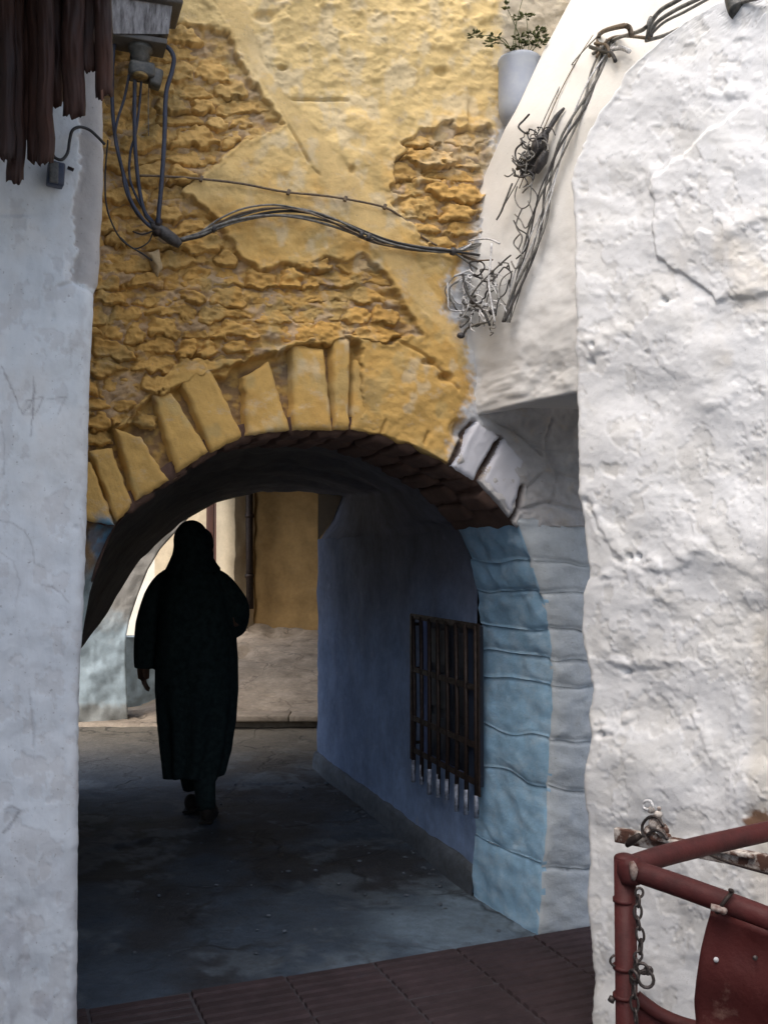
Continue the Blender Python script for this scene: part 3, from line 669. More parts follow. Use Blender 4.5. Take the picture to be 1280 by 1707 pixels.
for i in range(nb):
    s = SL+.01+(S1-SL-.02)*i/(nb-1); bb = MB()
    bb.tube([wpt(s+.004*math.sin(i*3), Z0-.10-.012*(i % 3), .055), wpt(s, .72, .052+.003*math.cos(i*5)), wpt(s+.003, Z1+.012, .055)], .0105, 7, 0)
    kid(bb, 'bar', 'iron')
    bt = MB(); bt.tube([wpt(s+.004*math.sin(i*3), Z0-.115-.012*(i % 3), .0555), wpt(s+.002*math.sin(i*3), Z0-.02, .0553)], .0108, 7, 0); kid(bt, 'bar_foot', 'ironw')
for z in (Z0+.03, .66, .90, Z1+.01):
    bb = MB(); bb.box(wpt((SL+S1)/2, z, .055), (S1-SL+.05, .006, .026), Rw); kid(bb, 'cross_bar', 'iron', smooth=False)
for s in (SL-.015, S1+.02):
    bb = MB()
    bb.box(wpt(s, (Z0+Z1)/2, .055), (.022, .008, Z1-Z0+.04), Rw)
    for z in (Z0+.06, .9, Z1-.03): bb.tube([wpt(s, z, .055), wpt(max(s, .004), z, -.02)], .009, 6)
    kid(bb, 'side_frame', 'iron', smooth=False)
# plinth along the foot of the inner wall
pl_ = MB(); sP = np.linspace(0, WL, 50); rowp = []
for hh_, zz_ in ((.0, .115), (.015, .112), (.026, .095), (.03, .05), (.034, -.03)):
    rowp.append(np.array([wpt(s, zz_+.012*float(fbm(np.array(s*5), np.array(zz_*9), 431, 3)), hh_+.012*float(fbm(np.array(s*4), np.array(zz_*7+3), 433, 3))) for s in sP]))
pl_.add(np.array(rowp).reshape(-1, 3), grid_faces(5, 50, flip=True).tolist()); pl_.obj('plinth', 'concrete', arch)
# the masonry mass over and beside the passage, plus added court light blockers
mm_ = MB()
def prism(mb, plan, z0, z1, mi=0):
    n = len(plan); V = [(x, y, z0) for x, y in plan]+[(x, y, z1) for x, y in plan]
    mb.add(V, [list(range(n))[::-1], list(range(n, 2*n))]+[[i, (i+1) % n, n+(i+1) % n, n+i] for i in range(n)], mi)
def pw2(px, off=0): p = PW.on(np.array(float(px)), np.array(900.)) ; p = p+TD*off; return (p[0], p[1])
rr2 = lambda x: PREAR.p0[:2]+PREAR.u[:2]*x
prism(mm_, [pw2(60, .5), pw2(1000, .5), tuple(rr2(1.6)), tuple(rr2(-2.6))], 2.02, 4.6)
prism(mm_, [(WA[0]+.2, WA[1]+.1), (1.9, 4.4), tuple(rr2(1.6)), (WB[0]+.3, WB[1]-.04)], -.05, 2.3)
prism(mm_, [tuple(rr2(-1.35)), tuple(rr2(2.2)), (2.2, 11.9), (-2.3, 11.9)], 2.75, 4.8)  # unseen slab added over the court to cut its light
prism(mm_, [(-.12, 7.1), (2.2, 7.9), (2.2, 11.9), (.35, 11.9)], -.05, 4.8)  # unseen side mass added to keep the court dim
prism(mm_, [(-1.75, 3.3), pw2(62, .1), (c2[0][0]-.12, c2[0][1]), (c2[0][0]-.9, c2[0][1]-.3)], -.05, 2.3)
prism(mm_, [pw2(60, .13), pw2(985, .13), pw2(985, .52), pw2(60, .52)], 2.1, 4.6)
mm_.obj('masonry_and_court_blockers', 'vault', arch, smooth=False)
# rear face of the passage round its mouth
rf = MB(); outer = c2.copy(); ctr = c2.mean(0); 
out2 = [c2[i]+np.array([PREAR.u[0]*(-1 if i < n*.5 else .9), PREAR.u[1]*(-1 if i < n*.5 else .9), 0])*(.0)+np.array([0, 0, 0]) for i in range(n)]
Vr = np.concatenate([c2, np.stack([c2[:, 0], c2[:, 1], np.full(n, 4.6)], 1)]); rf.add(Vr, [[i, i+1, n+i+1, n+i] for i in range(n-1)])
rf.obj('rear_face', 'courtcream', arch)

# ================================================================== WHITE UPPER WALL (overhang)
up = thing('overhanging_wall', 'white upper wall leaning over the right end of the arch', 'wall', tuple(at(1000, 640, 3.2)))
Lc = np.array([(1750, -1900), (1000, -130), (935, 0), (872, 118), (818, 235), (800, 320), (790, 400), (778, 470), (768, 540), (770, 620), (776, 692)], float); tL = np.array([-1.1, 0, .14, .27, .40, .49, .57, .66, .75, .87, 1.0])
nyA, nxA = 260, 170; t = np.concatenate([np.linspace(-1.1, 0, 8)[:-1], np.linspace(0, 1, nyA)]); lx = np.interp(t, tL, Lc[:, 0]); ly = np.interp(t, tL, Lc[:, 1])
PLs = PW.on(lx, ly, np.full_like(lx, -.02)); ry = -130+t*(578+130); PRs = at(np.full_like(ry, 1330.), ry, 2.62)
s = np.linspace(0, 1, nxA)**1.0; PLs = PLs+((PW.on(lx, ly, np.full_like(lx, .16))-PLs)*sst(-t, -.50, -.36)[:, None])
P = PLs[:, None]*(1-s[None, :, None])+PRs[:, None]*s[None, :, None]
dirn = np.cross(PRs-PLs, np.array([0, 0, 1.0])); dirn /= np.linalg.norm(dirn, axis=1)[:, None]; dirn = np.where(dirn[:, :1] > 0, -dirn, dirn)
t_up = t.copy(); ly_up = ly.copy(); lx_up = lx.copy()
TT, SS = np.meshgrid(t, s, indexing='ij'); hA = fbm(SS*9, TT*12, 441, 4)*.012*sst(SS, 0, .1)*sst(TT, .45, .7)+fbm(SS*4, TT*4, 443, 3)*.012*sst(SS, 0, .1)+.010*fbm(SS*30, TT*30, 445, 3)*sst(TT, .84, .93)*sst(SS, 0, .08)*(1-sst(TT, .97, .99))
hA -= .006*(sst(TT, .992, 1.0))**2
P = P+dirn[:, None, :]*hA[..., None]
fl_ = ((1-sst(SS, .10, .24))*sst(TT, .62, .88))[..., None]; P = P-PW.n*(((P-PW.p0)@PW.n)[..., None]+.006)*fl_
Pb_ = P[:, :1]+np.array([.13, .24, 0])*1.0; P = np.concatenate([Pb_, P], 1); nxA += 1
# underside: roll under and go back to the right
u1 = P[-1]+np.array([.012, .012, .002]); u2 = P[-1]+np.array([.14, .12, .035]); u3 = P[-1]+np.array([.7, .5, .06]); P = np.concatenate([P, u1[None], u2[None], u3[None]])
tA = np.zeros(P.shape)+np.array([.66, .64, .595]); k = (sst(np.linspace(0, 1, P.shape[0]), .45, .75)[:, None]*np.ones((1, nxA)))[..., None]; tA = tA*(1-k)+np.array([.64, .64, .63])*k
o = mesh_obj('wall_face', P, grid_faces(P.shape[0], nxA).tolist(), 'white', None, None, True, tA); keep(o, up)

# ================================================================== RIGHT WHITE WALL
rw = thing('white_wall', 'thick whitewashed lumpy wall standing nearest on the right', 'wall', tuple(PB.on(960, 1707)))
xB = crv([(1700, -420), (1290, -40), (1175, 12), (1085, 66), (1030, 120), (985, 190), (950, 262), (940, 300), (946, 400), (950, 520), (949, 640), (952, 700), (953, 820), (960, 850), (966, 905), (972, 962), (961, 990), (958, 1060),
          (972, 1120), (977, 1150), (969, 1190), (976, 1225), (970, 1260), (964, 1310), (968, 1370), (972, 1440), (968, 1500), (975, 1560), (980, 1640), (978, 1707), (985, 2100)])
yB = np.concatenate([np.linspace(-400, -30, 20)[:-1], np.linspace(-30, 1800, 620), [1950, 2150]]); 
sB = np.concatenate([1-np.cos(np.linspace(0, math.pi/2, 14)), 1+np.linspace(0, 1, 200)[1:]**1.0*29])/30
RIGHT_END = 1420.
XL = xB(yB)+2*fbm(yB/14, yB*0, 451, 3)+7*fbm(yB/38, yB*0, 453, 3)*(yB < 260); PXb = XL[:, None]+(np.maximum(RIGHT_END, XL+60)-XL)[:, None]*sB[None]; PYb = np.repeat(yB[:, None], len(sB), 1)
rB = .055; tb = np.clip(sB*30, 0, 1); rd = -rB*(1-np.sqrt(np.clip(1-(1-tb)**2, 0, 1)))
ledges = [([(982, 845), (1004, 892), (1022, 925), (1042, 938), (1062, 942), (1085, 955), (1120, 958), (1150, 945), (1168, 925)], .012), ([(1060, 970), (1095, 1000), (1125, 1022)], .007),
          ([(1010, 1105), (1035, 1118), (1075, 1117), (1110, 1118)], .012), ([(1110, 1150), (1140, 1180), (1160, 1220), (1185, 1270)], .008), ([(985, 1225), (1020, 1224), (1050, 1200), (1055, 1185)], .012),
          ([(968, 962), (1000, 966), (1045, 966)], .010), ([(975, 575), (985, 600), (1010, 585)], .012), ([(1030, 560), (1050, 562), (1075, 590)], .010), ([(1095, 500), (1110, 502), (1120, 495)], .010),
          ([(1065, 285), (1072, 300), (1068, 320), (1040, 328)], .008), ([(1085, 300), (1090, 360), (1090, 430)], .008), ([(1240, 80), (1215, 130), (1190, 170), (1240, 165)], .010), ([(1225, 400), (1260, 380), (1280, 372)], .010),
          ([(1180, 890), (1215, 945), (1260, 970)], .006), ([(1238, 1560), (1229, 1500), (1227, 1350), (1228, 1180)], .006), ([(1180, 690), (1230, 670), (1270, 660)], .006), ([(1160, 520), (1190, 528), (1280, 480)], .006)]
fl1 = fbm(PXb/55, PYb/60, 477, 5, .6); fl2 = fbm(PXb/30, PYb/34, 478, 5, .6)
hB = fbm(PXb/150, PYb/130, 461, 2)*.022+fbm(PXb/60, PYb/48, 463, 3)*.0035-.0022*sst(fl1, .16, .20)-.0016*sst(fl2, .26, .29)+.004*(ridged(PXb/90, PYb/60, 465, 3)-.7)+fbm(PXb/9, PYb/8, 466, 2)*.0008
for pts, dp in ledges:
    d = seg_dist(PXb+4*fbm(PXb/10, PYb/10, 467, 2), PYb+4*fbm(PXb/10, PYb/10, 468, 2), pts); am_ = .25+.75*sst(fbm(PXb/26, PYb/26, int(pts[0][0]), 3), -.35, .35); hB -= dp*.38*am_*np.exp(-(d/4.5)**2)
    d2 = seg_dist(PXb, PYb+14, pts); hB += dp*.75*am_*np.exp(-(d2/17)**2)
for cx, cy, a, dp in [(1050, 928, 5, .02), (1066, 928, 4, .02), (1036, 1119, 6, .025), (1000, 1226, 5, .02), (988, 575, 4, .015), (1108, 501, 5, .02), (984, 605, 5, .015), (975, 835, 6, .01)]:
    hB -= dp*np.exp(-((PXb-cx)**2+(PYb-cy)**2)/a**2)
hB += .010*sst(poly_sd(PXb, PYb, [(1080, 300), (1400, 60), (1400, 480), (1200, 500), (1095, 430)])+8*fbm(PXb/20, PYb/20, 470, 3), -3, 5)
hB += .0015*sst(fbm(PXb/20, PYb/14, 475, 3), .2, .55)*sst(fbm(PXb/90, PYb/90, 476, 2), 0, .3)
hB *= .85
hB *= sst(sB*30, 0, 1.5)[None]*.8+.2
tB = np.zeros(PXb.shape+(3,))+np.array([.79, .80, .81]); w = fbm(PXb/70, PYb/70, 471, 4)
k = sst(w, .08, .5)[..., None]*.5; tB = tB*(1-k)+np.array([.74, .74, .72])*k
k = (sst(poly_sd(PXb, PYb, [(1110, 420), (1290, 320), (1400, 600), (1200, 640)]), -30, 60)*sst(w, -.3, .3))[..., None]*.6; tB = tB*(1-k)+np.array([.70, .64, .54])*k
k = sst(fl1, .17, .20)[..., None]*.30; tB = tB*(1-k)+np.array([.66, .64, .59])*k
k = (sst(fl2, .27, .29)*sst(fbm(PXb/200, PYb/200, 479, 2), -.1, .3))[..., None]*.4; tB = tB*(1-k)+np.array([.58, .57, .54])*k
k = (sst(PYb, 1300, 1750)*sst(fbm(PXb/30, PYb/60, 480, 4), -.2, .4))[..., None]*.35; tB = tB*(1-k)+np.array([.52, .50, .47])*k
k = (sst(PXb, 1240, 1262)*sst(PYb, 1010, 1060))[..., None]*.28; tB = tB*(1-k)+np.array([.60, .52, .38])*k
k = (sst(34-np.hypot(PXb-1268, (PYb-1372)*1.3)+12*fbm(PXb/8, PYb/8, 473, 2), 0, 14))[..., None]; tB = tB*(1-k)+np.array([.22, .13, .085])*k
Bw = PB.on(PXb, PYb, hB+rd[None])
bk = np.array([.35, .95, 0])/1.01
lefts = [Bw[:, :1]+bk*d for d in (.9, .35, .08)]
Bw = np.concatenate(lefts+[Bw], 1); tB = np.concatenate([tB[:, :1]]*3+[tB], 1)
# run the wall on towards and past the camera
endp = Bw[:, -1:].copy(); ext = []
for d in (.6, 1.6, 3.2, 5.0): ext.append(endp*np.array([1, 1, 1])+PB.u*d)
Bw = np.concatenate([Bw]+ext, 1); tB = np.concatenate([tB]+[tB[:, -1:]]*len(ext), 1)
o = mesh_obj('wall_face', Bw, grid_faces(Bw.shape[0], Bw.shape[1]).tolist(), 'white', None, None, True, tB); keep(o, rw)

# violet door edge at the far right
dr = thing('wall_door', 'violet grey door edge standing out at the right edge of the white wall', 'door', tuple(PB.on(1290, 1150, .05)))
a0, a1 = PB.on(1276, 1000, .02), PB.on(1400, 1000, .02)
RB = Matrix(((PB.u[0], PB.n[0], 0), (PB.u[1], PB.n[1], 0), (0, 0, 1)))
for i in range(3):
    p = PB.on(1316+i*34, 1000, .02); zt = PB.on(1277, 868)[2]; zb = PB.on(1277, 1145)[2]; mb = MB()
    mb.box((p[0], p[1], (zt+zb)/2), (.052, .03, zt-zb), RB, bev=.004); mb.obj('plank', 'purple', dr)
for z_ in (900, 960, 1010, 1085):
    p = PB.on(1302, z_, .030); mb = MB(); mb.box(p, (.012, .008, .02), RB, bev=.002); mb.obj('hinge', 'chip', dr)

# ================================================================== LEFT WALL
lw = thing('grey_wall', 'grey white plaster wall with scribbles standing nearest on the left', 'wall', tuple(PL.on(100, 1707)))
xLf = crv([(176, -400), (176, 300), (172, 400), (168, 470), (160, 484), (157, 560), (152, 700), (148, 860), (144, 980), (138, 1090), (134, 1250), (133, 1450), (133, 1707), (133, 2100)])
yl = np.concatenate([[-900, -600], np.linspace(-300, 1790, 760), [2000, 2150]]); xr = xLf(yl)+1.2*fbm(yl/18, yl*0, 481, 3)
sl_ = np.concatenate([np.linspace(0, 1, 150)*.93, .93+.07*np.sin(np.linspace(0, math.pi/2, 10))[1:]]); LEFT_START = -190.
PXl = LEFT_START+(xr-LEFT_START)[:, None]*sl_[None]; PYl = np.repeat(yl[:, None], len(sl_), 1)
te = np.clip((sl_-.93)/.07, 0, 1); rdl = -.03*(1-np.sqrt(np.clip(1-te**2, 0, 1)))
hL = fbm(PXl/110, PYl/130, 485, 3)*.014+fbm(PXl/50, PYl/45, 487, 3)*.0035+fbm(PXl/7, PYl/7, 489, 2)*.0005
fl3 = fbm(PXl/34, PYl/44, 577, 5, .6); hL -= .0012*sst(fl3, .2, .23)
hL -= .008*np.exp(-(seg_dist(PXl, PYl, [(100, 478), (125, 470), (145, 480), (165, 492)])/3)**2)
hL -= .007*sst(poly_sd(PXl, PYl, [(128, 95), (200, 95), (200, 484), (150, 478), (118, 465), (130, 420), (122, 350), (134, 290)])+6*fbm(PXl/9, PYl/9, 490, 3), -2, 3)
for cx, cy, a, b, dp in [(125, 450, 10, 22, .012), (88, 528, 5, 7, .006), (20, 1370, 14, 22, .010), (128, 880, 4, 5, .006), (55, 1210, 4, 26, .004), (20, 355, 34, 4, .006), (60, 1640, 22, 60, .006)]:
    hL -= dp*np.exp(-(((PXl-cx)/a)**2+((PYl-cy)/b)**2))
tL_ = np.zeros(PXl.shape+(3,))+np.array([.585, .62, .64]); w = fbm(PXl/60, PYl/80, 491, 4)
k = sst(w, 0, .5)[..., None]*.4; tL_ = tL_*(1-k)+np.array([.57, .56, .54])*k
k = (sst(PYl, 700, 1000))[..., None]*.5*(1-0); tL_ = tL_*(1-k)+np.array([.52, .57, .64])*k
k = sst(poly_sd(PXl, PYl, [(128, 95), (200, 95), (200, 484), (150, 478), (118, 465), (130, 420), (122, 350), (134, 290)])+6*fbm(PXl/9, PYl/9, 490, 3), -2, 3)[..., None]*.8
tL_ = tL_*(1-k)+np.array([.34, .31, .285])*k
k = (sst(PYl, 1330, 1650)*sst(fbm(PXl/25, PYl/40, 493, 4), -.25, .35))[..., None]*.45; tL_ = tL_*(1-k)+np.array([.28, .27, .30])*k
k = (sst(fl3, .2, .23))[..., None]*.3; tL_ = tL_*(1-k)+np.array([.42, .41, .41])*k
k = (np.exp(-((PXl-138-6*fbm(PYl/40, PYl*0, 579, 3))/9)**2)*sst(fbm(PXl/9, PYl/20, 581, 3), -.1, .4)*sst(PYl, 480, 520))[..., None]*.35; tL_ = tL_*(1-k)+np.array([.33, .32, .33])*k
marks = [([(2, 610), (22, 650), (38, 690), (52, 675), (60, 640), (55, 700)], 1.4, .5), ([(45, 668), (75, 660), (60, 690), (40, 690)], 1.4, .55), ([(57, 628), (56, 680), (52, 728)], 1.2, .45), ([(80, 665), (112, 660), (98, 690)], 1.2, .45),
         ([(0, 868), (20, 872), (42, 886), (55, 910), (58, 940)], 1.5, .4), ([(2, 700), (8, 740), (6, 790)], 1.5, .35), ([(88, 978), (104, 990), (114, 1004)], 1.6, .4), ([(70, 975), (92, 980)], 1.3, .35),
         ([(8, 1350), (22, 1345), (34, 1352), (18, 1380), (6, 1388), (30, 1362)], 2.2, .55), ([(0, 920), (22, 935), (34, 970), (26, 1010)], 1.4, .25), ([(118, 560), (120, 610)], 2.5, .2), ([(50, 1150), (58, 1240)], 2, .3)]
for pts, wd_, am in marks:
    d = seg_dist(PXl+2*fbm(PXl/6, PYl/6, 495, 2), PYl, pts); k = (np.exp(-(d/wd_)**2)*am*(.5+.5*vnoise(PXl/4, PYl/4, 497)))[..., None]; tL_ = tL_*(1-k)+np.array([.10, .09, .10])*k
Lw = PL.on(PXl, PYl, hL+rdl[None])
bkl = np.array([-.42, .90, 0]); Lw = np.concatenate([Lw, Lw[:, -1:]+bkl*.04, Lw[:, -1:]+bkl*.3, Lw[:, -1:]+bkl*.8], 1); tL_ = np.concatenate([tL_]+[tL_[:, -1:]]*3, 1)
st = Lw[:, :1]; pre = [st+np.array([0.0, -5.5, 0]), st+np.array([0.0, -2.5, 0]), st+np.array([0.0, -.6, 0])]
Lw = np.concatenate(pre+[Lw], 1); tL_ = np.concatenate([tL_[:, :1]]*3+[tL_], 1)
o = mesh_obj('wall_face', Lw, grid_faces(Lw.shape[0], Lw.shape[1]).tolist(), 'greywall', None, None, True, tL_); keep(o, lw)

# ================================================================== COURT BEYOND
def wall_quad(name, label, pts, Ya, Yb, mat, th=.3, tintf=None, disp=.012, seed=1, nx=60, ny=90, cat='wall'):
    """relief wall from a photo-space outline (xl, xr, ytop, ybot as functions of row), standing between depths Ya and Yb"""
    xl, xr_, y0, y1 = pts; yy = np.linspace(y0, y1, ny); ss_ = np.linspace(0, 1, nx)
    xlv = xl(yy) if callable(xl) else np.full(ny, float(xl)); xrv = xr_(yy) if callable(xr_) else np.full(ny, float(xr_))
    p0 = at((xlv.min()), y1, Ya); p1 = at(xrv.max(), y1, Yb); deg = math.degrees(math.atan2(p1[1]-p0[1], p1[0]-p0[0])); pl = Plane(p0[:2], deg)
    PX = xlv[:, None]+(xrv-xlv)[:, None]*ss_[None]; PY = np.repeat(yy[:, None], nx, 1)
    h = fbm(PX/22, PY/22, seed, 4)*disp; P = pl.on(PX, PY, h); B = pl.on(PX, PY, h*0-th)
    if False: pass
    P_ = np.concatenate([pl.on(PX[:, :1], PY[:, :1], h[:, :1]*0-th), P, pl.on(PX[:, -1:], PY[:, -1:], h[:, :1]*0-th)], 1)
    tn = None
    if tintf: 
        tn = tintf(PX, PY); tn = np.concatenate([tn[:, :1], tn, tn[:, -1:]], 1)
    F = grid_faces(P_.shape[0], P_.shape[1]).tolist(); m_ = P_.shape[1]; N = P_.shape[0]
    F.append([0, m_-1]+[i for i in range(m_-2, 0, -1)])
    F += [[r*m_, (r)*m_+m_-1, (r+1)*m_+m_-1, (r+1)*m_][::1] for r in range(N-1)]
    o = mesh_obj(name, P_, F, mat, None, None, True, tn); tag(o, label, cat); return o
def teal_t(px, py):
    k = sst(py-1030+20*fbm(px/14, py/14, 501, 3), -22, 26)[..., None]; c = np.array([.46, .44, .40])*(1-k)+np.array([.44, .54, .59])*k
    k2 = sst(py-1172+8*fbm(px/10, py/10, 503, 3), -4, 8)[..., None]; return c*(1-k2)+np.array([.34, .36, .35])*k2
xr2 = crv([(330, 700), (318, 860), (268, 915), (247, 950), (231, 990), (216, 1035), (211, 1060), (210, 1100), (214, 1205)])
wall_quad('side_wall', 'teal and grey painted wall end at the left beyond the passage', (20, xr2, 700, 1205), 8.6, 9.0, 'teal', .35, teal_t, .03, 511)
wall_quad('side_wall', 'low teal painted wall behind the walking person', (190, 300, 1062, 1186), 9.7, 9.9, 'teal', .25, lambda px, py: teal_t(px, py*0+1100), .02, 513, 30, 30)
wall_quad('house_wall', 'tall ochre house wall closing the view through the passage', (417, 760, 520, 1062), 11.6, 11.0, 'courtochre', .3, None, .03, 521)
wall_quad('house_wall', 'narrow cream wall strip beside the dark drain pipe beyond the passage', (391, 424, 520, 1090), 11.3, 11.55, 'courtcream', .3, None, .02, 523, 20)
wall_quad('house_wall', 'bright white wall farthest off at the left beyond the passage', (120, 262, 520, 1100), 15.0, 14.7, 'courtwhite', .3, None, .02, 525)
wall_quad('house_wall', 'sandy cream house wall behind the head of the walking person', (258, 352, 520, 1100), 12.4, 12.2, 'courtcream', .3, None, .02, 527)
dp = thing('drain_pipe', 'dark upright drain pipe between cream and ochre walls beyond the passage', 'pipe', tuple(at(416, 1015, 11.2)))
mb = MB(); mb.tube([at(417, 1015, 11.3), at(416, 900, 11.3), at(416, 700, 11.3), at(416, 600, 11.3)], .042, 10); mb.obj('pipe', 'iron', dp)
for y in (860, 960): mb = MB(); mb.tube([at(416, y-3, 11.3), at(416, y+3, 11.3)], .052, 10); mb.obj('bracket', 'iron', dp)
dd_ = thing('house_door', 'brown wooden door standing beside the cream wall beyond the passage', 'door', tuple(at(365, 1080, 11.6)))
for i in range(3):
    mb = MB(); c_ = at(351+i*13.5, 860, 11.7); b_ = at(351, 1090, 11.7); zc = (b_[2]+3.0)/2; mb.box((c_[0], c_[1], zc), (.088, .05, 3.0-b_[2]), None, bev=.006); mb.obj('plank', 'doorwood', dd_)
mb = MB(); c_ = at(388, 860, 11.6); mb.box((c_[0], c_[1], (b_[2]+3.0)/2), (.07, .12, 3.0-b_[2]), None, bev=.01); mb.obj('door_post', 'doorwood', dd_)

# ================================================================== PERSON
per = thing('person', 'person in a long black hooded robe walking through the arch', 'person', tuple(at(322, 1345, 5.6)*np.array([1, 1, 0])))
def pp(x, y, dy=0.0): return Vector(at(x, y, 5.6))+Vector((0, dy, 0))
mppx = 5.6/FOC
body = MB()
body.ball(pp(320, 903), (.085, .10, .118), 24, 16); body.ball(pp(320, 918, .07), (.055, .05, .06), 12, 8)
body.tube([pp(321, 905, .095), pp(321, 912, .115), pp(321, 916, .105)], [.008, .012, .012], 8)        # nose
for sx_ in (-1, 1): body.ball(pp(320+sx_*25, 905), (.012, .02, .03), 8, 6)                                # ears
body.tube([pp(320, 925), pp(321, 945, -.01), pp(322, 965)], [.06, .06, .07], 12)
body.tube([pp(321, 960), pp(322, 1000), pp(323, 1060), pp(323, 1110), pp(323, 1150)], [.09, .15, .14, .15, .14], 16, sub=3)
body.tube([pp(322, 962), pp(278, 975), pp(262, 1000), pp(250, 1050, .01), pp(243, 1092, -.02), pp(241, 1110, -.03)], [.06, .055, .05, .042, .034, .026], 10, sub=3)
body.tube([pp(322, 962), pp(366, 975), pp(385, 1000), pp(392, 1035, .02), pp(378, 1045, .15), pp(362, 1040, .22)], [.06, .055, .05, .042, .034, .026], 10, sub=3)
body.tube([pp(305, 1140), pp(306, 1220, .02), pp(310, 1300, .12), pp(312, 1318, .14)], [.10, .085, .05, .04], 12, sub=3)
body.tube([pp(341, 1140), pp(343, 1220, -.04), pp(347, 1300, -.10), pp(350, 1338, -.10)], [.10, .085, .05, .04], 12, sub=3)
def hand(base, dirv, side):
    d = dirv.normalized(); b = Vector(base); sv_ = Vector(side).normalized(); fw = d.cross(sv_).normalized()
    body.tube([b-d*.02, b+d*.03, b+d*.085], [.026, .036, .032], 10)
    for k, (o_, L_) in enumerate(((-.027, .062), (-.009, .076), (.009, .080), (.027, .070))):
        p = b+d*.075+sv_*o_; body.tube([p, p+d*L_*.45+fw*.004, p+d*L_*.8+fw*.016, p+d*L_+fw*.03], [.0095, .009, .0085, .007], 7)
    p = b+d*.03-sv_*.028; body.tube([p, p+d*.03-sv_*.018+fw*.012, p+d*.055-sv_*.02+fw*.022], [.012, .010, .008], 7)
hand(pp(241, 1106, -.02), Vector((.01, .02, -1)), (0, 1, 0)); hand(pp(362, 1040, .22), Vector((-1, .3, .1)), (0, 0, 1))
bo = body.obj('body', 'skin', per)
md = bo.modifiers.new('remesh', 'REMESH'); md.mode = 'VOXEL'; md.voxel_size = .007; md.use_smooth_shade = True
robe = MB()
rings = [(944, 298, 345, .10), (952, 282, 360, .12), (962, 268, 372, .14), (985, 262, 382, .165), (1020, 259, 389, .18), (1060, 258, 392, .19), (1100, 257, 393, .19), (1150, 261, 392, .185), (1200, 268, 388, .18), (1250, 275, 381, .175), (1292, 280, 372, .17)]
seg = 72; V = []
for (y, xl, xr_, dpt) in rings:
    c_ = pp((xl+xr_)/2, y); rx = (xr_-xl)/2*mppx
    for k in range(seg):
        a = 2*math.pi*k/seg; f = 1+.11*sst(np.array(y), 1050, 1290)*math.sin(a*9+y/90)+.045*math.sin(a*5+1+y/60)
        V.append(list(c_+Vector((rx*math.cos(a)*f, dpt*math.sin(a)*f, .012*math.sin(a*3+.5) if y > 1280 else 0))))
nR = len(rings); F = [[i*seg+k, i*seg+(k+1) % seg, (i+1)*seg+(k+1) % seg, (i+1)*seg+k] for i in range(nR-1) for k in range(seg)]
F += [list(range(seg)), [(nR-1)*seg+k for k in range(seg)][::-1]]
robe.add(V, F)
robe.tube([pp(296, 958), pp(276, 970), pp(262, 996), pp(250, 1040), pp(244, 1085), pp(242, 1114)], [.055, .062, .075, .080, .070, .058], 16, sub=3)
robe.tube([pp(345, 958), pp(368, 970), pp(386, 992), pp(398, 1014), pp(389, 1045, .10), pp(368, 1052, .20)], [.055, .058, .062, .062, .065, .06], 16, sub=3)
robe.tube([pp(300, 950, -.05), pp(320, 962, -.10), pp(342, 950, -.05)], [.05, .07, .05], 12, sub=3)
ro = robe.obj('robe', 'robe', per); mt_ = MB()
for pts_ in ([pp(308, 1250, .08), pp(310, 1300, .125), pp(312, 1324, .14)], [pp(345, 1250, -.07), pp(347, 1300, -.10), pp(350, 1340, -.10)]):
    mt_ = MB(); mt_.tube(pts_, [.075, .060, .05], 14, sub=3); mt_.obj('stocking', 'robe', per)
md = ro.modifiers.new('remesh', 'REMESH'); md.mode = 'VOXEL'; md.voxel_size = .011; md.use_smooth_shade = True
hood = MB()
for k in range(1): hood.ball(pp(320, 902, -.01), (.099, .122, .119), 28, 18)
hood.tube([pp(320, 885, -.03), pp(321, 922, -.03), pp(322, 952, -.02)], [.08, .105, .165], 20, sub=3)
hood.ball(pp(330, 925, -.03), (.095, .10, .09), 18, 12)
# open the hood towards the face: a rolled rim
hood.tube([pp(320, 876, .09), pp(345, 890, .085), pp(346, 920, .09), pp(321, 940, .10), pp(297, 920, .09), pp(296, 890, .085), pp(320, 876, .09)], .014, 8, sub=3)
ho = hood.obj('hood', 'robe', per); md = ho.modifiers.new('remesh', 'REMESH'); md.mode = 'VOXEL'; md.voxel_size = .008; md.use_smooth_shade = True
for (x, y, dy) in ((311, 1322, .15), (351, 1345, -.08)):
    q = pp(x, y); q.z = .045; sh_ = MB(); c_ = Vector((q.x, 5.6+dy, .04)); sh_.ball(c_+Vector((0, .05, 0)), (.045, .125, .038), 16, 10); sh_.ball(c_+Vector((0, -.03, .02)), (.036, .05, .045), 12, 8)
    sh_.box(c_+Vector((0, .04, -.028)), (.075, .24, .014), None, bev=.005); s_o = sh_.obj('shoe', 'shoe', per)
    md = s_o.modifiers.new('remesh', 'REMESH'); md.mode = 'VOXEL'; md.voxel_size = .006; md.use_smooth_shade = True

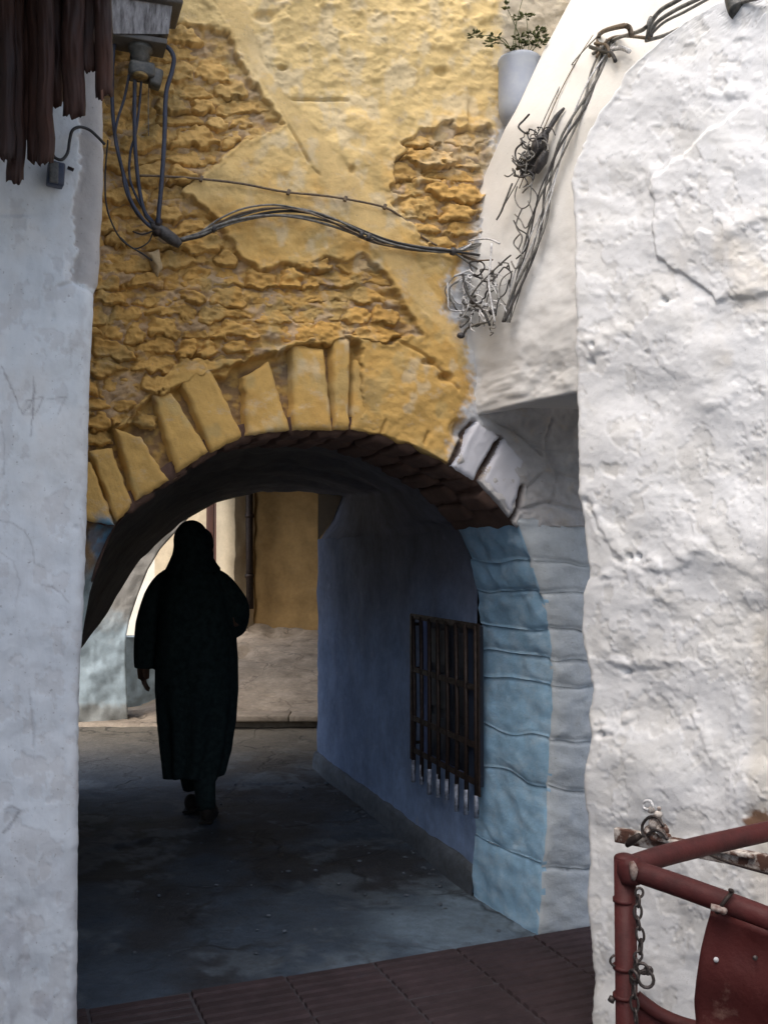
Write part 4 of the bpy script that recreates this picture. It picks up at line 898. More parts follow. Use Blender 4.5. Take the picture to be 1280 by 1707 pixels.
# ================================================================== AWNING (upper left)
aw = thing('awning', 'ragged dark rusty sheet awning hanging over the left wall', 'awning', tuple(at(60, -100, 2.25)))
strips = [(-80, -18, 262, .00), (-30, 8, 236, .03), (-6, 24, 268, -.01), (14, 40, 306, .02), (30, 58, 236, .05), (48, 74, 274, .03), (64, 88, 272, -.01), (76, 104, 176, .04), (90, 120, 158, .07), (106, 140, 196, .01), (128, 158, 120, .05), (146, 172, 108, .08), (161, 187, 163, .03), (-80, 60, 200, .10), (40, 110, 130, .11), (90, 180, 80, .12)]
for i, (x0, x1, yb_, dy) in enumerate(strips):
    n_ = 26; yv = np.linspace(-520, yb_, 40); xv = np.linspace(x0-2, x1+2, n_); XX, YY = np.meshgrid(xv, yv)
    rag = 7*fbm(xv/5, xv*0, 600+i, 2)-4*np.abs(np.linspace(-1, 1, n_))**3; YY = YY+np.linspace(0, 1, 40)[:, None]**8*rag[None]
    XX = XX+5*fbm(YY/60, YY*0+i, 610, 3)*np.linspace(0, 1, 40)[:, None]
    curve = .022*np.sqrt(np.clip(1-np.linspace(-1, 1, n_)**2, 0, 1)); YD = 2.28+dy-curve[None]*(x1-x0 < 60)+.010*fbm(XX/10, YY/25, 620+i, 3)-(np.clip(-YY, 0, 600)/600*.5)
    Pf = at(XX, YY, YD); Pb = at(XX, YY, YD+.012)
    V = np.concatenate([Pf.reshape(-1, 3), Pb.reshape(-1, 3)]); Ff = grid_faces(40, n_).tolist(); N_ = 40*n_; Fb = [[a_+N_ for a_ in f[::-1]] for f in Ff]
    rg = [k for k in range(n_)]+[k*n_+n_-1 for k in range(1, 40)]+[39*n_+k for k in range(n_-2, -1, -1)]+[k*n_ for k in range(38, 0, -1)]
    Fs = [[rg[k], rg[(k+1) % len(rg)], rg[(k+1) % len(rg)]+N_, rg[k]+N_] for k in range(len(rg))]
    mi_ = [0]*len(Ff)+[0]*len(Fb)+[1]*len(Fs)
    thr = (YY[:-1, :-1] > yb_-14) ; mm2 = np.where(thr & (i % 3 == 0), 1, 0).ravel().tolist(); mi_[:len(Ff)] = mm2
    o = mesh_obj('sheet_strip', V, Ff+Fb+Fs, ['rust', 'rust_edge'], None, mi_); keep(o, aw)
mb = MB(); mb.box((-1.25, 2.1, 2.98), (1.1, 1.1, .02), Matrix.Rotation(.35, 3, 'X')); mb.obj('roof_sheet', 'rust', aw, smooth=False)
mb = MB()
for x in (-.95, -1.3): mb.box((x, 2.2, 2.93), (.05, .9, .06), Matrix.Rotation(.35, 3, 'X'))
mb.obj('batten', 'rust', aw, smooth=False)
# clip, cord and hanging weight under the awning on the left wall
cd = thing('door_bell_box', 'small blue grey box with a looped cord under the awning on the left wall', 'box', tuple(PL.on(92, 290, .03)))
mb = MB(); RL_ = Matrix(((PL.u[0], PL.n[0], 0), (PL.u[1], PL.n[1], 0), (0, 0, 1)))
mb.box(PL.on(91, 297, .025), (.042, .035, .062), RL_ @ Matrix.Rotation(.06, 3, 'Y'), bev=.006); mb.obj('box_body', 'cable_blue', cd)
mb = MB(); mb.box(PL.on(86, 297, .044), (.022, .006, .055), RL_, bev=.002); mb.obj('box_lid', 'gland', cd)
mb = MB(); mb.tube([PL.on(x, y, h) for x, y, h in ((84, 258, .03), (88, 270, .035), (100, 274, .035), (110, 262, .03), (114, 240, .025), (118, 225, .03), (130, 219, .03), (146, 222, .025), (160, 232, .02), (174, 243, .01))], .0042, 7, sub=5); mb.obj('cord', 'cable_black', cd)
mb = MB(); mb.box(PL.on(117, 284, .012), (.016, .012, .005), RL_ @ Matrix.Rotation(.25, 3, 'Y')); mb.obj('nail', 'iron', cd)

# ================================================================== ELECTRIC BOX and its cables
def W(x, y, h=.03): return PW.on(float(x), float(y), h) if False else Vector(PW.on(np.array(float(x)), np.array(float(y)), np.array(float(h))))
RWm = Matrix(((PW.u[0], PW.n[0], 0), (PW.u[1], PW.n[1], 0), (0, 0, 1)))
eb = thing('lamp_housing', 'dark grey metal electric box with streaked skirt at the top left', 'electric box', tuple(W(230, 60, .1)))
mpw = 3.35/FOC
def wbox(x0, y0, x1, y1, h0, h1, mats, name, par, bev=.004, tl=0.0):
    c_ = W((x0+x1)/2, (y0+y1)/2, (h0+h1)/2); w_ = (W(x1, y0, (h0+h1)/2)-W(x0, y0, (h0+h1)/2)).length; z_ = abs(W(x0, y0, h0)[2]-W(x0, y1, h0)[2])
    mb = MB(); mb.box(c_, (w_, h1-h0, z_), RWm @ Matrix.Rotation(tl, 3, 'Y'), bev=bev); return mb.obj(name, mats, par)
wbox(160, -60, 288, 52, .04, .22, 'boxgrey', 'box_cap', eb, .008, -.05)
mb = MB()                                       # tapering streaked skirt
def tap(x0, x1, y, h0, h1): return [W(x0, y, h0), W(x1, y, h0), W(x1, y, h1), W(x0, y, h1)]
A1 = tap(176, 276, 44, .05, .20); A2 = tap(182, 270, 98, .065, .175); vv = [list(v) for v in A1+A2]
mb.add(vv, [[0, 1, 5, 4], [1, 2, 6, 5], [2, 3, 7, 6], [3, 0, 4, 7], [4, 5, 6, 7], [3, 2, 1, 0]]); mb.obj('box_skirt', 'galv', eb, smooth=False)
wbox(184, 97, 268, 106, .068, .17, 'boxgrey', 'box_rim', eb, .003)
wbox(176, 100, 187, 172, .05, .09, 'galv', 'side_bracket', eb, .003)
mb = MB(); p = W(228, 104, .12); mb.lathe(p, [(.0, .0), (.040, 0), (.040, -.02), (.030, -.024), (.034, -.045), (.026, -.05), (.030, -.075), (.0, -.078)], 20); mb.obj('cable_gland', 'gland', eb)
mb = MB(); p = W(230, 142, .12); mb.box(p+Vector((0, 0, -.01)), (.085, .07, .05), RWm, bev=.012); mb.obj('terminal_block', 'gland', eb)
mb = MB(); p = W(226, 160, .155); mb.lathe(p, [(.0, .006), (.02, .006), (.026, 0), (.024, -.008), (0, -.012)], 18); mb.obj('brass_nut', 'brass', eb)
mb = MB(); p = W(253, 158, .12); mb.box(p, (.04, .05, .06), RWm @ Matrix.Rotation(.2, 3, 'Y'), bev=.01); mb.obj('earth_clamp', 'gland', eb)
def cable(name, label, pts, r, mat, cat='cable', group=None, sides=7, sub=6, f=W, parent=None):
    mb = MB(); mb.tube([f(*p) for p in pts], r, sides, sub=sub)
    if parent is not None: return mb.obj(name, mat, parent)
    o = mb.obj(name, mat); tag(o, label, cat, group); return o
G = 'blue black cables hanging from the electric box'
cable('hanging_cable', 'thickest blue black cable looping out at the right of the electric box', [(252, 104, .12), (270, 108, .13), (281, 124, .13), (279, 145, .12), (270, 180, .11), (268, 250, .10), (264, 320, .09), (260, 380, .07), (266, 400, .05)], .0080, 'cable_blue', group=G)
cable('hanging_cable', 'blue black cable nearest the left wall below the electric box', [(188, 84, .11), (184, 130, .10), (184, 190, .09), (188, 235, .08), (196, 275, .07), (206, 310, .06), (216, 345, .06), (236, 376, .06), (254, 390, .055)], .0066, 'cable_blue', group=G)
cable('hanging_cable', 'middle blue black cable dropping straight from the brass nut', [(219, 150, .13), (219, 200, .11), (221, 260, .09), (228, 320, .07), (238, 362, .06), (256, 385, .05)], .0070, 'cable_blue', group=G)
cable('hanging_cable', 'thin blue cable crossing to the left under the electric box', [(210, 150, .12), (203, 185, .10), (192, 220, .09), (189, 250, .08), (200, 290, .07), (208, 330, .06), (228, 368, .055), (252, 386, .055)], .0046, 'cable_blue', group=G)
cable('hanging_cable', 'thin cable beside the middle one bending left at its foot', [(230, 150, .12), (228, 190, .10), (222, 240, .09), (214, 268, .08), (214, 310, .065), (232, 352, .06), (254, 380, .055)], .0044, 'cable_blue', group=G)
cable('hanging_cable', 'thinnest grey wire hanging right of the brass nut', [(243, 155, .10), (243, 190, .08), (244, 240, .07)], .0016, 'cable_grey', group=G)
cable('hanging_cable', 'dark wire sagging along the edge of the left wall', [(178, 245, .06), (174, 300, .05), (176, 350, .05), (188, 385, .045), (205, 410, .045), (235, 428, .04), (252, 440, .04)], .0030, 'cable_black', group=G)
cn = thing('cable_connector', 'black taped connector where the hanging cables meet the bundle', 'connector', tuple(W(275, 400, .05)))
mb = MB(); mb.tube([W(250, 382, .055), W(268, 396, .06), W(286, 408, .055), W(297, 416, .05)], [.012, .022, .021, .012], 12, sub=3); mb.obj('sleeve', 'tape', cn)
mb = MB(); mb.tube([W(255, 398, .06), W(262, 400, .08)], .012, 8); mb.tube([W(262, 376, .06), W(259, 388, .065)], .013, 10); mb.obj('clip', 'iron', cn)
for i, pts in enumerate([[(256, 392, .06), (236, 398, .05), (220, 392, .04)], [(258, 386, .07), (240, 372, .06), (236, 355, .05)], [(252, 396, .05), (244, 412, .05), (222, 420, .04), (200, 402, .04)]]):
    mb = MB(); mb.tube([W(*p) for p in pts], .0028, 6, sub=4); mb.obj('tail_wire', 'cable_black', cn)
# a peg of broken stone below
block('stone', [(246, 425), (262, 422), (268, 452), (262, 466)], PW, .05, 'ochre', arch, 10, .06, lambda px, py: px[..., None]*0+np.array([.5, .38, .22]), 950)
cable('wall_cable', 'thin brown cable sagging across the ochre wall above the bundle', [(232, 298, .03), (270, 300, .035), (330, 304, .035), (400, 312, .035), (470, 325, .034), (540, 332, .034), (600, 342, .034), (640, 352, .033), (670, 368, .02), (700, 396, .015), (725, 412, .02)], .0042, 'cable_ochre', 'cable')
mb = MB()
cl = thing('cable_clips', 'row of small clips holding the thin brown cable', 'clips', tuple(W(480, 326, .03)))
for x, y in ((333, 304), (477, 326), (571, 337), (636, 350)):
    mb = MB(); mb.box(W(x, y, .035), (.012, .014, .020), RWm @ Matrix.Rotation(.3, 3, 'Y'), bev=.002); mb.obj('clip', 'cable_ochre', cl)
bnd = [(296, 408, .05), (330, 398, .05), (360, 384, .055), (400, 370, .06), (450, 362, .06), (500, 366, .06), (550, 380, .058), (600, 400, .055), (640, 412, .05), (690, 421, .05), (740, 425, .05)]
Gb = 'strands of the sagging grey cable bundle'
names_b = ['uppermost strand of the grey cable bundle sagging over the ochre wall', 'dark strand in the middle of the grey cable bundle', 'lowest strand of the grey cable bundle', 'pale strand woven through the grey cable bundle', 'loose strand arching above the left half of the grey cable bundle', 'olive grey strand at the back of the grey cable bundle']
for i in range(6):
    pts = []
    for j, (x, y, h) in enumerate(bnd):
        sp = 5.5*math.sin(math.pi*j/10)+1.8; ph = i*1.05+j*.55
        dy = (-11 if i == 4 and 1 < j < 7 else 0); pts.append((x, y+sp*math.sin(ph)+dy*math.sin(math.pi*(j-1)/6), h+.008*math.cos(ph)))
    tails = [(790, 424+i*6, .04), (835, 428+i*9, .03)] if i % 2 else [(780, 420-i*2, .04), (800, 410+i, .035), (838, 420+i*6, .03)]
    cable('bundle_cable', names_b[i], pts+tails, (.0042, .0050, .0046, .0034, .0034, .0046)[i], ('cable_grey', 'cable_black', 'cable_grey', 'cable_ochre', 'cable_grey', 'cable_grey')[i], group=Gb, sub=5)
mb = MB(); ties = thing('cable_ties', 'dark ties wrapped round the grey cable bundle', 'cable ties', tuple(W(600, 400, .05)))
for x, y in ((594, 398), (606, 403), (352, 389), (745, 426)):
    mb = MB(); mb.tube([W(x-3, y-1, .055), W(x+3, y+1, .055)], .015, 10); mb.obj('tie', 'tape', ties)

# --- depth helper: the nearer of the ochre wall and the white upper wall
def CT(x, y, h=.03):
    pw = Vector(PW.on(np.array(float(x)), np.array(float(y)), np.array(float(h))))
    tv = np.interp(y, ly_up, t_up); L_ = np.array([np.interp(tv, t_up, PLs[:, k]) for k in range(3)]); R_ = np.array([np.interp(tv, t_up, PRs[:, k]) for k in range(3)])
    dg = math.degrees(math.atan2(R_[1]-L_[1], R_[0]-L_[0])); pa = Vector(Plane(L_[:2], dg).on(np.array(float(x)), np.array(float(y)), np.array(float(h))))
    return pa if (x > np.interp(y, ly_up, lx_up) and pa.y < pw.y) else pw
# --- tangle at the corner
tg = thing('wire_tangle', 'tangle of whitewashed and grey wires in the corner above the arch', 'wires', tuple(W(800, 480, .05)))
rt = random.Random(21)
def loop(cx, cy, rx, ry, a0, a1, h0=.04, n_=9, jx=2):
    return [(cx+rx*math.cos(a0+(a1-a0)*i/n_)+rt.uniform(-jx, jx), cy+ry*math.sin(a0+(a1-a0)*i/n_)+rt.uniform(-jx, jx), h0+rt.uniform(-.008, .012)) for i in range(n_+1)]
tang = [(loop(768, 492, 25, 22, 0, 6.4), .0036, 'wire_white'), (loop(770, 496, 30, 27, .3, 5.2), .0032, 'cable_grey'), (loop(764, 490, 29, 26, 2, 7.6), .0026, 'cable_grey'),
        ([(737, 477, .05), (738, 505, .05), (742, 522, .05), (775, 523, .05), (800, 515, .05)], .003, 'wire_white'), ([(748, 466, .05), (775, 456, .05), (800, 455, .05), (818, 470, .04)], .0034, 'wire_white'),
        ([(792, 462, .06), (796, 484, .06), (808, 505, .06), (822, 520, .05), (830, 545, .04)], .0048, 'cable_black'), ([(757, 530, .05), (772, 536, .05), (784, 548, .05)], .0060, 'cable_grey'),
        ([(786, 560, .04), (796, 550, .05), (815, 543, .05), (828, 540, .05)], .005, 'cable_grey'), (loop(826, 462, 12, 10, 0, 6.3), .003, 'cable_grey'), (loop(828, 490, 16, 24, 3, 8), .0036, 'wire_white'),
        ([(840, 410, .06), (838, 440, .06), (835, 470, .06), (838, 500, .06), (842, 540, .05)], .0038, 'wire_white'), ([(757, 424, .05), (775, 414, .05), (800, 405, .05), (830, 402, .05), (850, 410, .05)], .0036, 'wire_white'),
        ([(760, 430, .05), (785, 440, .05), (815, 438, .05), (835, 436, .04)], .003, 'cable_ochre'), ([(800, 500, .05), (818, 480, .06), (836, 462, .06), (860, 440, .06), (872, 430, .06)], .0036, 'cable_grey')]
for i in range(26):
    x, y = rt.uniform(775, 856), rt.uniform(450, 555); tang.append((loop(x, y, rt.uniform(8, 26), rt.uniform(6, 24), rt.uniform(0, 6), rt.uniform(4, 10), .045, 8, 4), rt.uniform(.0016, .0034), rt.choice(['wire_white', 'cable_grey', 'wire_white', 'cable_black'])))
for pts, r, mt in tang: mb = MB(); mb.tube([CT(x, y, h) for x, y, h in pts], r, 6, sub=4); mb.obj('wire', mt, tg)
for x, y in ((806, 506), (838, 523), (785, 562)): mb = MB(); mb.ball(CT(x, y, .05), (.016, .012, .012), 10, 8); mb.obj('connector', 'tape', tg)

# --- cables climbing the corner to the top right (along the shoulder of the white wall)
def Cn(x, y, d=0.0):                             # lies on the white upper wall
    if y > 60 and x < 1075: return CT(x, y, .022+d)
    Y = np.interp(x, [1000, 1080, 1300], [2.80, 2.62, 2.12])-d
    return Vector(at(x, y, Y))
Gc = 'cables climbing the corner of the white wall'
base_c = [(858, 540), (868, 500), (884, 455), (902, 410), (916, 365), (926, 325), (938, 285), (955, 240), (975, 200), (992, 165), (1006, 130), (1022, 95), (1036, 70)]
lab_c = ['dark cable on the right side of the climbing bundle', 'grey cable on the left side of the climbing bundle', 'thin pale grey cable in front of the climbing bundle', 'thick grey cable in the climbing bundle', 'looser dark wire weaving across the climbing bundle', 'finest grey wire in the climbing bundle', 'pale wire at the outer edge of the climbing bundle']
for i in range(7):
    pts = [(x+(5.5*math.sin(i*1.6+j*.9)+(4, -8, 5, 4, -12, 8, -5)[i]*1.0*math.sin(math.pi*min(j, 6)/6)), y, .02+.008*math.cos(i*1.6+j)) for j, (x, y) in enumerate(base_c)]
    cable('corner_cable', lab_c[i], pts, (.0046, .0040, .0024, .0050, .0030, .0022, .0026)[i], ('cable_dusty', 'cable_grey', 'wire_white', 'cable_grey', 'cable_dusty', 'cable_grey', 'wire_white')[i], group=Gc, f=Cn, sub=4)
tm = thing('taped_joint', 'black taped lump of joined cables halfway up the corner', 'cable joint', tuple(Cn(915, 250, .03)))
for pts, r in (([(888, 292), (898, 270), (908, 250)], [.010, .028, .016]), ([(902, 268), (914, 246), (926, 222)], [.014, .030, .010]), ([(884, 300), (890, 288), (900, 276)], [.008, .015, .009]), ([(925, 228), (942, 200), (956, 184)], [.008, .010, .004]),
               ([(908, 292), (918, 272), (926, 256)], [.010, .020, .010]), ([(876, 286), (886, 278), (896, 262)], [.006, .012, .006]), ([(900, 300), (906, 286), (914, 268)], [.006, .012, .008])):
    mb = MB(); mb.tube([Cn(x, y, .02) for x, y in pts], r, 12, sub=4); mb.obj('taped_splice', 'tape', tm)
for i in range(34):
    x, y = rt.uniform(884, 922), rt.uniform(222, 302); x += (262-y)*.28; a_ = rt.uniform(0, 6.28); L_ = rt.uniform(8, 22)
    mb = MB(); mb.tube([Cn(x+L_*math.cos(a_+k_*.9)*k_*.5, y+L_*math.sin(a_+k_*.9)*k_*.6, .03+.02*rt.random()) for k_ in (0, .6, 1.2, 1.8, 2.4)], rt.uniform(.0018, .0042), 6, sub=4); mb.obj('tail_wire', rt.choice(['cable_black', 'cable_grey', 'tape']), tm)
Gt = 'two thin parallel wires on the white upper wall'
cable('thin_wire', 'left one of two thin wires rising up the white upper wall', [(855, 345, .02), (880, 300, .02), (912, 225, .02), (940, 165, .02), (970, 110, .02), (1000, 56, .02)], .0022, 'cable_grey', 'wire', Gt, f=Cn)
cable('thin_wire', 'right one of two thin wires rising up the white upper wall', [(880, 318, .02), (905, 255, .02), (925, 210, .02), (950, 155, .02), (980, 100, .02), (1005, 62, .02)], .0020, 'cable_ochre', 'wire', Gt, f=Cn)
cable('stray_wire', 'short dark wire slanting left below the taped joint', [(872, 310, .03), (862, 335, .03), (850, 356, .02), (842, 370, .02)], .0040, 'cable_grey', 'wire', f=Cn)
lp = thing('wire_loops', 'loose wire loops hanging below the taped joint', 'wires', tuple(Cn(890, 380, .03)))
for pts in [[(882, 315), (878, 335), (888, 352), (902, 345), (905, 322), (908, 305)], [(890, 352), (880, 380), (890, 400), (884, 420)], [(900, 340), (908, 365), (896, 385), (888, 372), (878, 362)], [(886, 395), (876, 410), (890, 430), (880, 452), (872, 440)],
            [(900, 312), (915, 330), (912, 352), (900, 380)], [(876, 372), (884, 386), (900, 398), (896, 420), (880, 436)], [(868, 470), (862, 492), (850, 505), (846, 530)], [(874, 456), (856, 470), (852, 495), (862, 512)]]:
    mb = MB(); mb.tube([Cn(x, y, .035) for x, y in pts], rt.uniform(.002, .0034), 6, sub=5); mb.obj('wire', rt.choice(['cable_grey', 'cable_black', 'cable_grey']), lp)
tc = thing('cable_bracket', 'rusty bracket and knotted cables at the top of the corner', 'bracket', tuple(Cn(1030, 80, .03)))
for pts, r, mt in (([(1020, 92), (1024, 62), (1034, 44), (1048, 46), (1052, 60)], .0075, 'cable_ochre'), ([(1012, 96), (1030, 84), (1052, 70), (1070, 50), (1084, 30)], .006, 'cable_grey'), ([(1008, 84), (1028, 92), (1044, 96), (1050, 108)], .007, 'cable_black'),
                   ([(1018, 102), (1036, 74), (1060, 66), (1082, 64)], .005, 'cable_ochre'), ([(1016, 78), (1036, 82), (1040, 100)], .006, 'cable_ochre'), ([(1046, 88), (1060, 86), (1074, 92)], .008, 'wire_white')):
    mb = MB(); mb.tube([Cn(x, y, .04) for x, y in pts], r, 7, sub=4); mb.obj('knot', mt, tc)
Gu = 'grey cables curving along the top right of the white wall'
for i, (pts, r, lb) in enumerate([([(1078, 66), (1084, 40), (1100, 18), (1130, 0), (1170, -25)], .0062, 'thick grey cable arching up highest at the top right'), ([(1084, 62), (1092, 40), (1120, 20), (1160, 0), (1200, -18)], .0055, 'second grey cable arching just under the highest one'),
                                  ([(1076, 68), (1110, 58), (1150, 40), (1200, 20), (1235, 4), (1270, -5)], .0050, 'lower cable running flat along the top of the white wall'), ([(1080, 62), (1105, 38), (1140, 20), (1180, -2)], .004, 'thin cable between the two arching ones')]):
    cable('top_cable', lb, [(x, y, .03) for x, y in pts], r, 'cable_grey', group=Gu, f=Cn)
mb = MB(); mb.tube([Cn(1222, -10, .03), Cn(1226, 8, .03), Cn(1230, 18, .03)], .022, 10, sub=3); o = mb.obj('cable_lump', 'gland'); tag(o, 'grey lump of plastered cable at the top edge of the white wall', 'cable lump')

# ================================================================== PLANTER
pt = thing('plant_pot', 'blue grey plastic pot fixed high beside the white upper wall', 'plant pot', tuple(W(850, 215, .12)))
mb = MB(); c_ = W(852, 116, .07); hgt = (W(852, 116, .07)-W(852, 222, .07)).length
mb.lathe(c_, [(.074, .0), (.083, .004), (.087, -.006), (.083, -.016), (.085, -.5*hgt), (.084, -.75*hgt), (.074, -.90*hgt), (.052, -.98*hgt), (.03, -hgt), (0, -hgt-.002)], 28); mb.obj('pot_body', 'pot', pt)
mb = MB(); mb.lathe(c_, [(.0, -.008), (.079, -.008)], 28); mb.obj('soil', 'soil', pt)
mb = MB(); p = W(848, 212, .075); mb.tube([p, p+Vector((0, .0, -.005)), Vector(W(848, 214, -.01))], .012, 8); mb.obj('wall_hook', 'iron', pt)
pn = thing('pot_plant', 'small straggly plant with flat green leaf heads growing in the pot', 'plant', tuple(c_))
rp = random.Random(4)
heads = [(852, 14, 12), (858, 47, 10), (877, 74, 13), (874, 92, 14), (843, 50, 5), (860, 88, 8), (836, 92, 8), (766, 88, 11), (801, 88, 9), (790, 103, 9), (814, 42, 6), (845, 100, 8), (868, 104, 12), (828, 104, 7)]
for (x, y, sz) in heads:
    c2_ = W(x, y, .12+rp.uniform(-.03, .03)); root = c_+Vector((rp.uniform(-.04, .04), rp.uniform(-.03, .03), -.01)); mid = (c2_+root)/2+Vector((rp.uniform(-.015, .015), 0, rp.uniform(0, .02)))
    if x < 810: mid = (c2_+root)/2+Vector((.0, -.01, .035))
    mb = MB(); mb.tube([root, mid, c2_], [.0022, .0018, .0012], 6, sub=5); mb.obj('stem', 'stem', pn)
    mb = MB()
    for q in range(int(sz*2.2)):
        a = rp.uniform(0, 6.28); rr3 = sz*mpw*math.sqrt(rp.random()); c3 = c2_+Vector((math.cos(a)*rr3, math.sin(a)*rr3*.7, rp.uniform(-.25, .3)*sz*mpw*.8))
        L_, w_ = rp.uniform(.014, .024), rp.uniform(.005, .009); d_ = Vector((math.cos(a), math.sin(a), rp.uniform(-.3, .6))).normalized(); s_ = d_.cross(Vector((0, 0, 1))).normalized()*w_; n_ = d_.cross(s_).normalized()*.0012
        mb.add([list(c3), list(c3+d_*L_*.5+s_+n_), list(c3+d_*L_), list(c3+d_*L_*.5-s_+n_), list(c3+d_*L_*.5-n_*1.5)], [[0, 1, 2, 3], [0, 4, 1], [1, 4, 2], [2, 4, 3], [3, 4, 0]])
    mb.obj('leaf_head', 'leaf', pn)

# ================================================================== RED PIPE FRAME (lower right)
def K(x, y, Y=1.8): return Vector(at(x, y, Y))
rf_ = thing('pipe_frame', 'dark red pipe frame with a sheet panel standing at the lower right', 'barrier', (*K(1040, 1700)[:2], 0))
def pipe(pts, r, name='pipe', mat='redpipe', sub=0, sides=20, par=None):
    mb = MB(); mb.tube(pts, r, sides, sub=sub); return mb.obj(name, mat, par or rf_)
post_b = K(1040, 1707); zb = 0.0
pt_top = K(1041, 1430); post_bot = Vector((pt_top.x, pt_top.y, 0.0))
pipe([post_bot, pt_top], .0195, 'post')
pipe([K(1046, 1446, 1.80), K(1100, 1428, 1.83), K(1180, 1408, 1.88), K(1300, 1381, 1.95), K(1420, 1352, 2.03)], .0190, 'upper_rail', sub=3)
pipe([K(1052, 1450, 1.79), K(1150, 1483, 1.72), K(1300, 1540, 1.62), K(1450, 1606, 1.53)], .0190, 'front_rail', sub=3)
q2 = K(1450, 1606, 1.53); pipe([q2, Vector((q2.x, q2.y, 0))], .019, 'post'); q3 = K(1420, 1352, 2.03); pipe([q3, Vector((q3.x, q3.y, 0))], .019, 'post')
mb = MB(); mb.tube([K(1046, 1432, 1.795), K(1050, 1452, 1.79), K(1052, 1470, 1.79)], [.0215, .024, .0205], 16, sub=2); mb.ball(K(1041, 1430), (.0195, .0195, .008), 16, 6); mb.obj('weld_collar', 'redpipe', rf_)
mb = MB(); mb.tube([K(1052, 1436, 1.768), K(1056, 1450, 1.765), K(1055, 1466, 1.768)], [.004, .008, .004], 8, sub=2); mb.obj('weld_bead', 'chip', rf_)
for y in (1500, 1612, 1660):
    mb = MB(); mb.tube([K(1040, y-3), K(1040, y+3)], .0206, 16); mb.obj('band', 'redpipe', rf_)
# ring on the post
mb = MB(); mb.tube([K(1024, 1592, 1.79), K(1018, 1597, 1.79), K(1017, 1605, 1.79), K(1024, 1611, 1.79)], .0022, 7, sub=5); mb.obj('ring', 'chain', rf_); mb = MB(); mb.tube([K(1021, 1662), K(1017, 1670)], .006, 7); mb.obj('lug', 'chain', rf_)
# sheet panel hung from the front rail
pxs = np.linspace(1158, 1460, 30); n_ = 30; yy_ = np.linspace(0, 1, 30); V = np.zeros((30, 30, 3))
left = crv([(1184, 1520), (1176, 1550), (1167, 1590), (1160, 1640), (1156, 1680), (1160, 1720), (1166, 1760), (1170, 1900)])
topy = lambda x: 1515+(x-1180)*.37
for r in range(30):
    for c in range(30):
        yq = topy(1184)+yy_[r]*330; xl_ = float(left(min(yq, 1900))); x = xl_+(1460-xl_)*(c/29); y = topy(x)+yy_[r]*330
        Yd = np.interp(x, [1150, 1300, 1450], [1.705, 1.60, 1.51])+.006*math.sin(r*.5)+.005*math.sin(c*.7+r*.2); V[r, c] = at(x, y, Yd)
Fp = grid_faces(30, 30).tolist(); Vb = V.reshape(-1, 3); N_ = 900; nrm = np.array([.35, .93, 0])*.003
rg = [k for k in range(30)]+[k*30+29 for k in range(1, 30)]+[29*30+k for k in range(28, -1, -1)]+[k*30 for k in range(28, 0, -1)]
Fp += [[a_+N_ for a_ in f[::-1]] for f in grid_faces(30, 30).tolist()]+[[rg[k], rg[(k+1) % len(rg)], rg[(k+1) % len(rg)]+N_, rg[k]+N_] for k in range(len(rg))]
o = mesh_obj('sheet_panel', np.concatenate([Vb, Vb+nrm]), Fp, 'redsheet'); keep(o, rf_)
for (x, y) in ((1193, 1600), (1258, 1597)): mb = MB(); mb.ball(K(x, y, 1.668 if x < 1200 else 1.625), (.0045, .003, .0045), 10, 6); mb.obj('rivet', 'wire_white' if x < 1200 else 'chain', rf_)
# wire tie
mb = MB(); mb.tube([K(1194, 1522, 1.665), K(1203, 1508, 1.655), K(1213, 1495, 1.655), K(1220, 1486, 1.66), K(1216, 1484, 1.65)], .0034, 8, sub=4); mb.tube([K(1200, 1516, 1.655), K(1206, 1520, 1.66)], .005, 8); mb.obj('wire_tie', 'iron', rf_)
mb = MB(); mb.tube([K(1184, 1512, 1.66), K(1200, 1516, 1.655), K(1208, 1520, 1.655)], .006, 8, sub=2); mb.obj('worn_spot', 'chip', rf_)
# curved brace at the foot of the picture
pipe([K(1060, 1662, 1.80), K(1078, 1676, 1.795), K(1102, 1692, 1.79), K(1140, 1708, 1.78), K(1200, 1722, 1.76), K(1300, 1740, 1.70)], .012, 'brace', sub=4)
mb = MB(); tri = [K(1056, 1655, 1.8), K(1140, 1712, 1.785), K(1140, 1800, 1.785), K(1056, 1800, 1.8)]
mb.add([list(v) for v in tri]+[list(v+Vector((.001, .003, 0))) for v in tri], [[3, 2, 1, 0], [4, 5, 6, 7], [0, 1, 5, 4], [1, 2, 6, 5], [2, 3, 7, 6], [3, 0, 4, 7]]); mb.obj('gusset', 'redpipe', rf_, smooth=False)
# chain
ch = thing('hanging_chain', 'steel chain hanging down beside the red post', 'chain', tuple(K(1065, 1478, 1.77)))
def link(c, dirv, L=.020, w=.0075, r=.0022, rot=0):
    d = Vector(dirv).normalized(); s_ = d.cross(Vector((0, 1, 0))); s_ = s_.normalized() if s_.length > .01 else Vector((1, 0, 0)); s_ = Matrix.Rotation(rot, 3, d) @ s_
    P = [Vector(c)+d*(L*.5*math.cos(a))*1.0+s_*(w*math.sin(a)) for a in [2*math.pi*k/14 for k in range(15)]]
    mb = MB(); mb.tube(P, r, 7, cap=False); mb.obj('link', 'chain', ch)
cp = [(1066, 1482), (1064, 1494), (1063, 1510), (1062, 1530), (1065, 1548), (1068, 1568), (1066, 1588), (1060, 1600), (1058, 1618), (1056, 1640), (1056, 1662), (1058, 1684), (1060, 1704)]
for i, ((xa, ya), (xb, yb2)) in enumerate(zip(cp[:-1], cp[1:])):
    a_, b_ = K(xa, ya, 1.765), K(xb, yb2, 1.765); Ln = (b_-a_).length; link((a_+b_)/2, b_-a_, Ln*1.25, .0065, .0024, (i % 2)*1.3+.2)
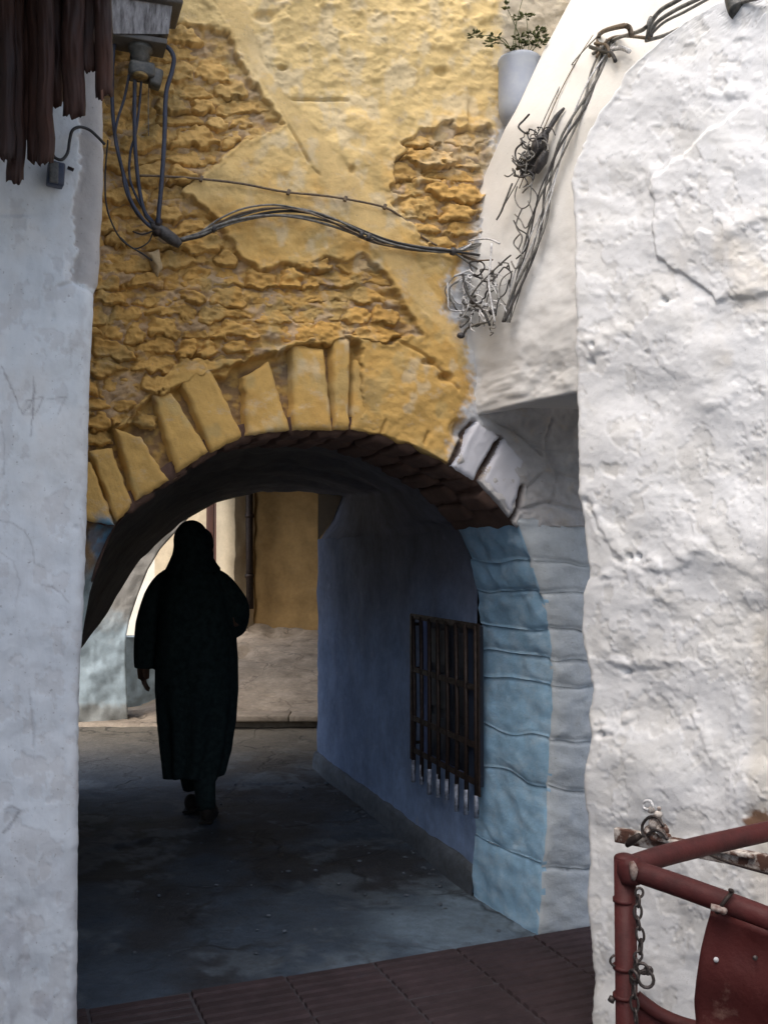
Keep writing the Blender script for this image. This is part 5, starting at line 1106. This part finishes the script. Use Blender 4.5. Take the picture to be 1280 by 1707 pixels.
for (x, y, L_, w_, rt_) in ((1076, 1632, .030, .013, .2), (1056, 1626, .018, .009, 1.0), (1070, 1614, .018, .010, .6), (1080, 1618, .012, .006, .1)):
    link(K(x, y, 1.755), (.2, 0, -1), L_, w_, .0030, rt_)
# rusty bar behind
rb_ = thing('rusty_bar', 'rusty horizontal bar flaked with whitewash behind the red pipe frame', 'bar', tuple(at(1060, 1390, 2.15)))
def Q(x, y, d=0.0): return Vector(at(x, y, np.interp(x, [1020, 1300], [2.36, 2.02])-d))
mb = MB()
P0, P1 = Q(1026, 1391), Q(1330, 1448); dv = (P1-P0).normalized(); zv_ = Vector((0, 0, 1)); nn_ = dv.cross(zv_).normalized(); zz_ = nn_.cross(dv)
Rb = Matrix((dv, nn_, zz_)).transposed(); mb.box((P0+P1)/2, ((P1-P0).length, .018, .034), Rb, bev=.004); mb.obj('flat_bar', 'rustbar', rb_)
mb = MB(); mb.box(Q(1170, 1412, .012), (.24, .012, .010), Rb, bev=.003); mb.obj('edge_strip', 'rustbar', rb_)
mb = MB()
for (x, y, r) in ((1092, 1372, .020), (1082, 1386, .016), (1104, 1384, .018), (1096, 1358, .012), (1084, 1350, .010), (1090, 1396, .013), (1112, 1395, .010), (1098, 1348, .006)):
    mb.ball(Q(x, y, .02), (r*.9, r*.7, r*.8), 9, 7, rot=Matrix.Rotation(x, 3, 'Y'))
mb.obj('bolt_lump', 'rustbar', rb_)
for i, pts in enumerate([[(1072, 1396), (1070, 1376), (1082, 1362), (1096, 1364), (1106, 1378)], [(1080, 1350), (1072, 1346), (1074, 1336), (1084, 1336), (1088, 1346)], [(1078, 1392), (1090, 1384), (1104, 1388), (1112, 1400)]]):
    mb = MB(); mb.tube([Q(x, y, .035) for x, y in pts], .0035, 7, sub=4); mb.obj('bent_wire', ('chain', 'wire_white', 'chain')[i], rb_)
mb = MB(); mb.tube([Q(1066, 1393, .03), Q(1052, 1402, .03), Q(1044, 1410, .03)], [.007, .010, .005], 8, sub=2); mb.obj('wing_bolt', 'iron', rb_)
mb = MB(); mb.tube([Q(1180, 1424, .02), Q(1220, 1440, .02), Q(1300, 1462, .02)], .003, 6, sub=3); mb.obj('stay_wire', 'iron', rb_)

print('objects', len(bpy.data.objects), 'tris', sum(len(o.data.polygons)*2 for o in bpy.data.objects if o.type == 'MESH'))
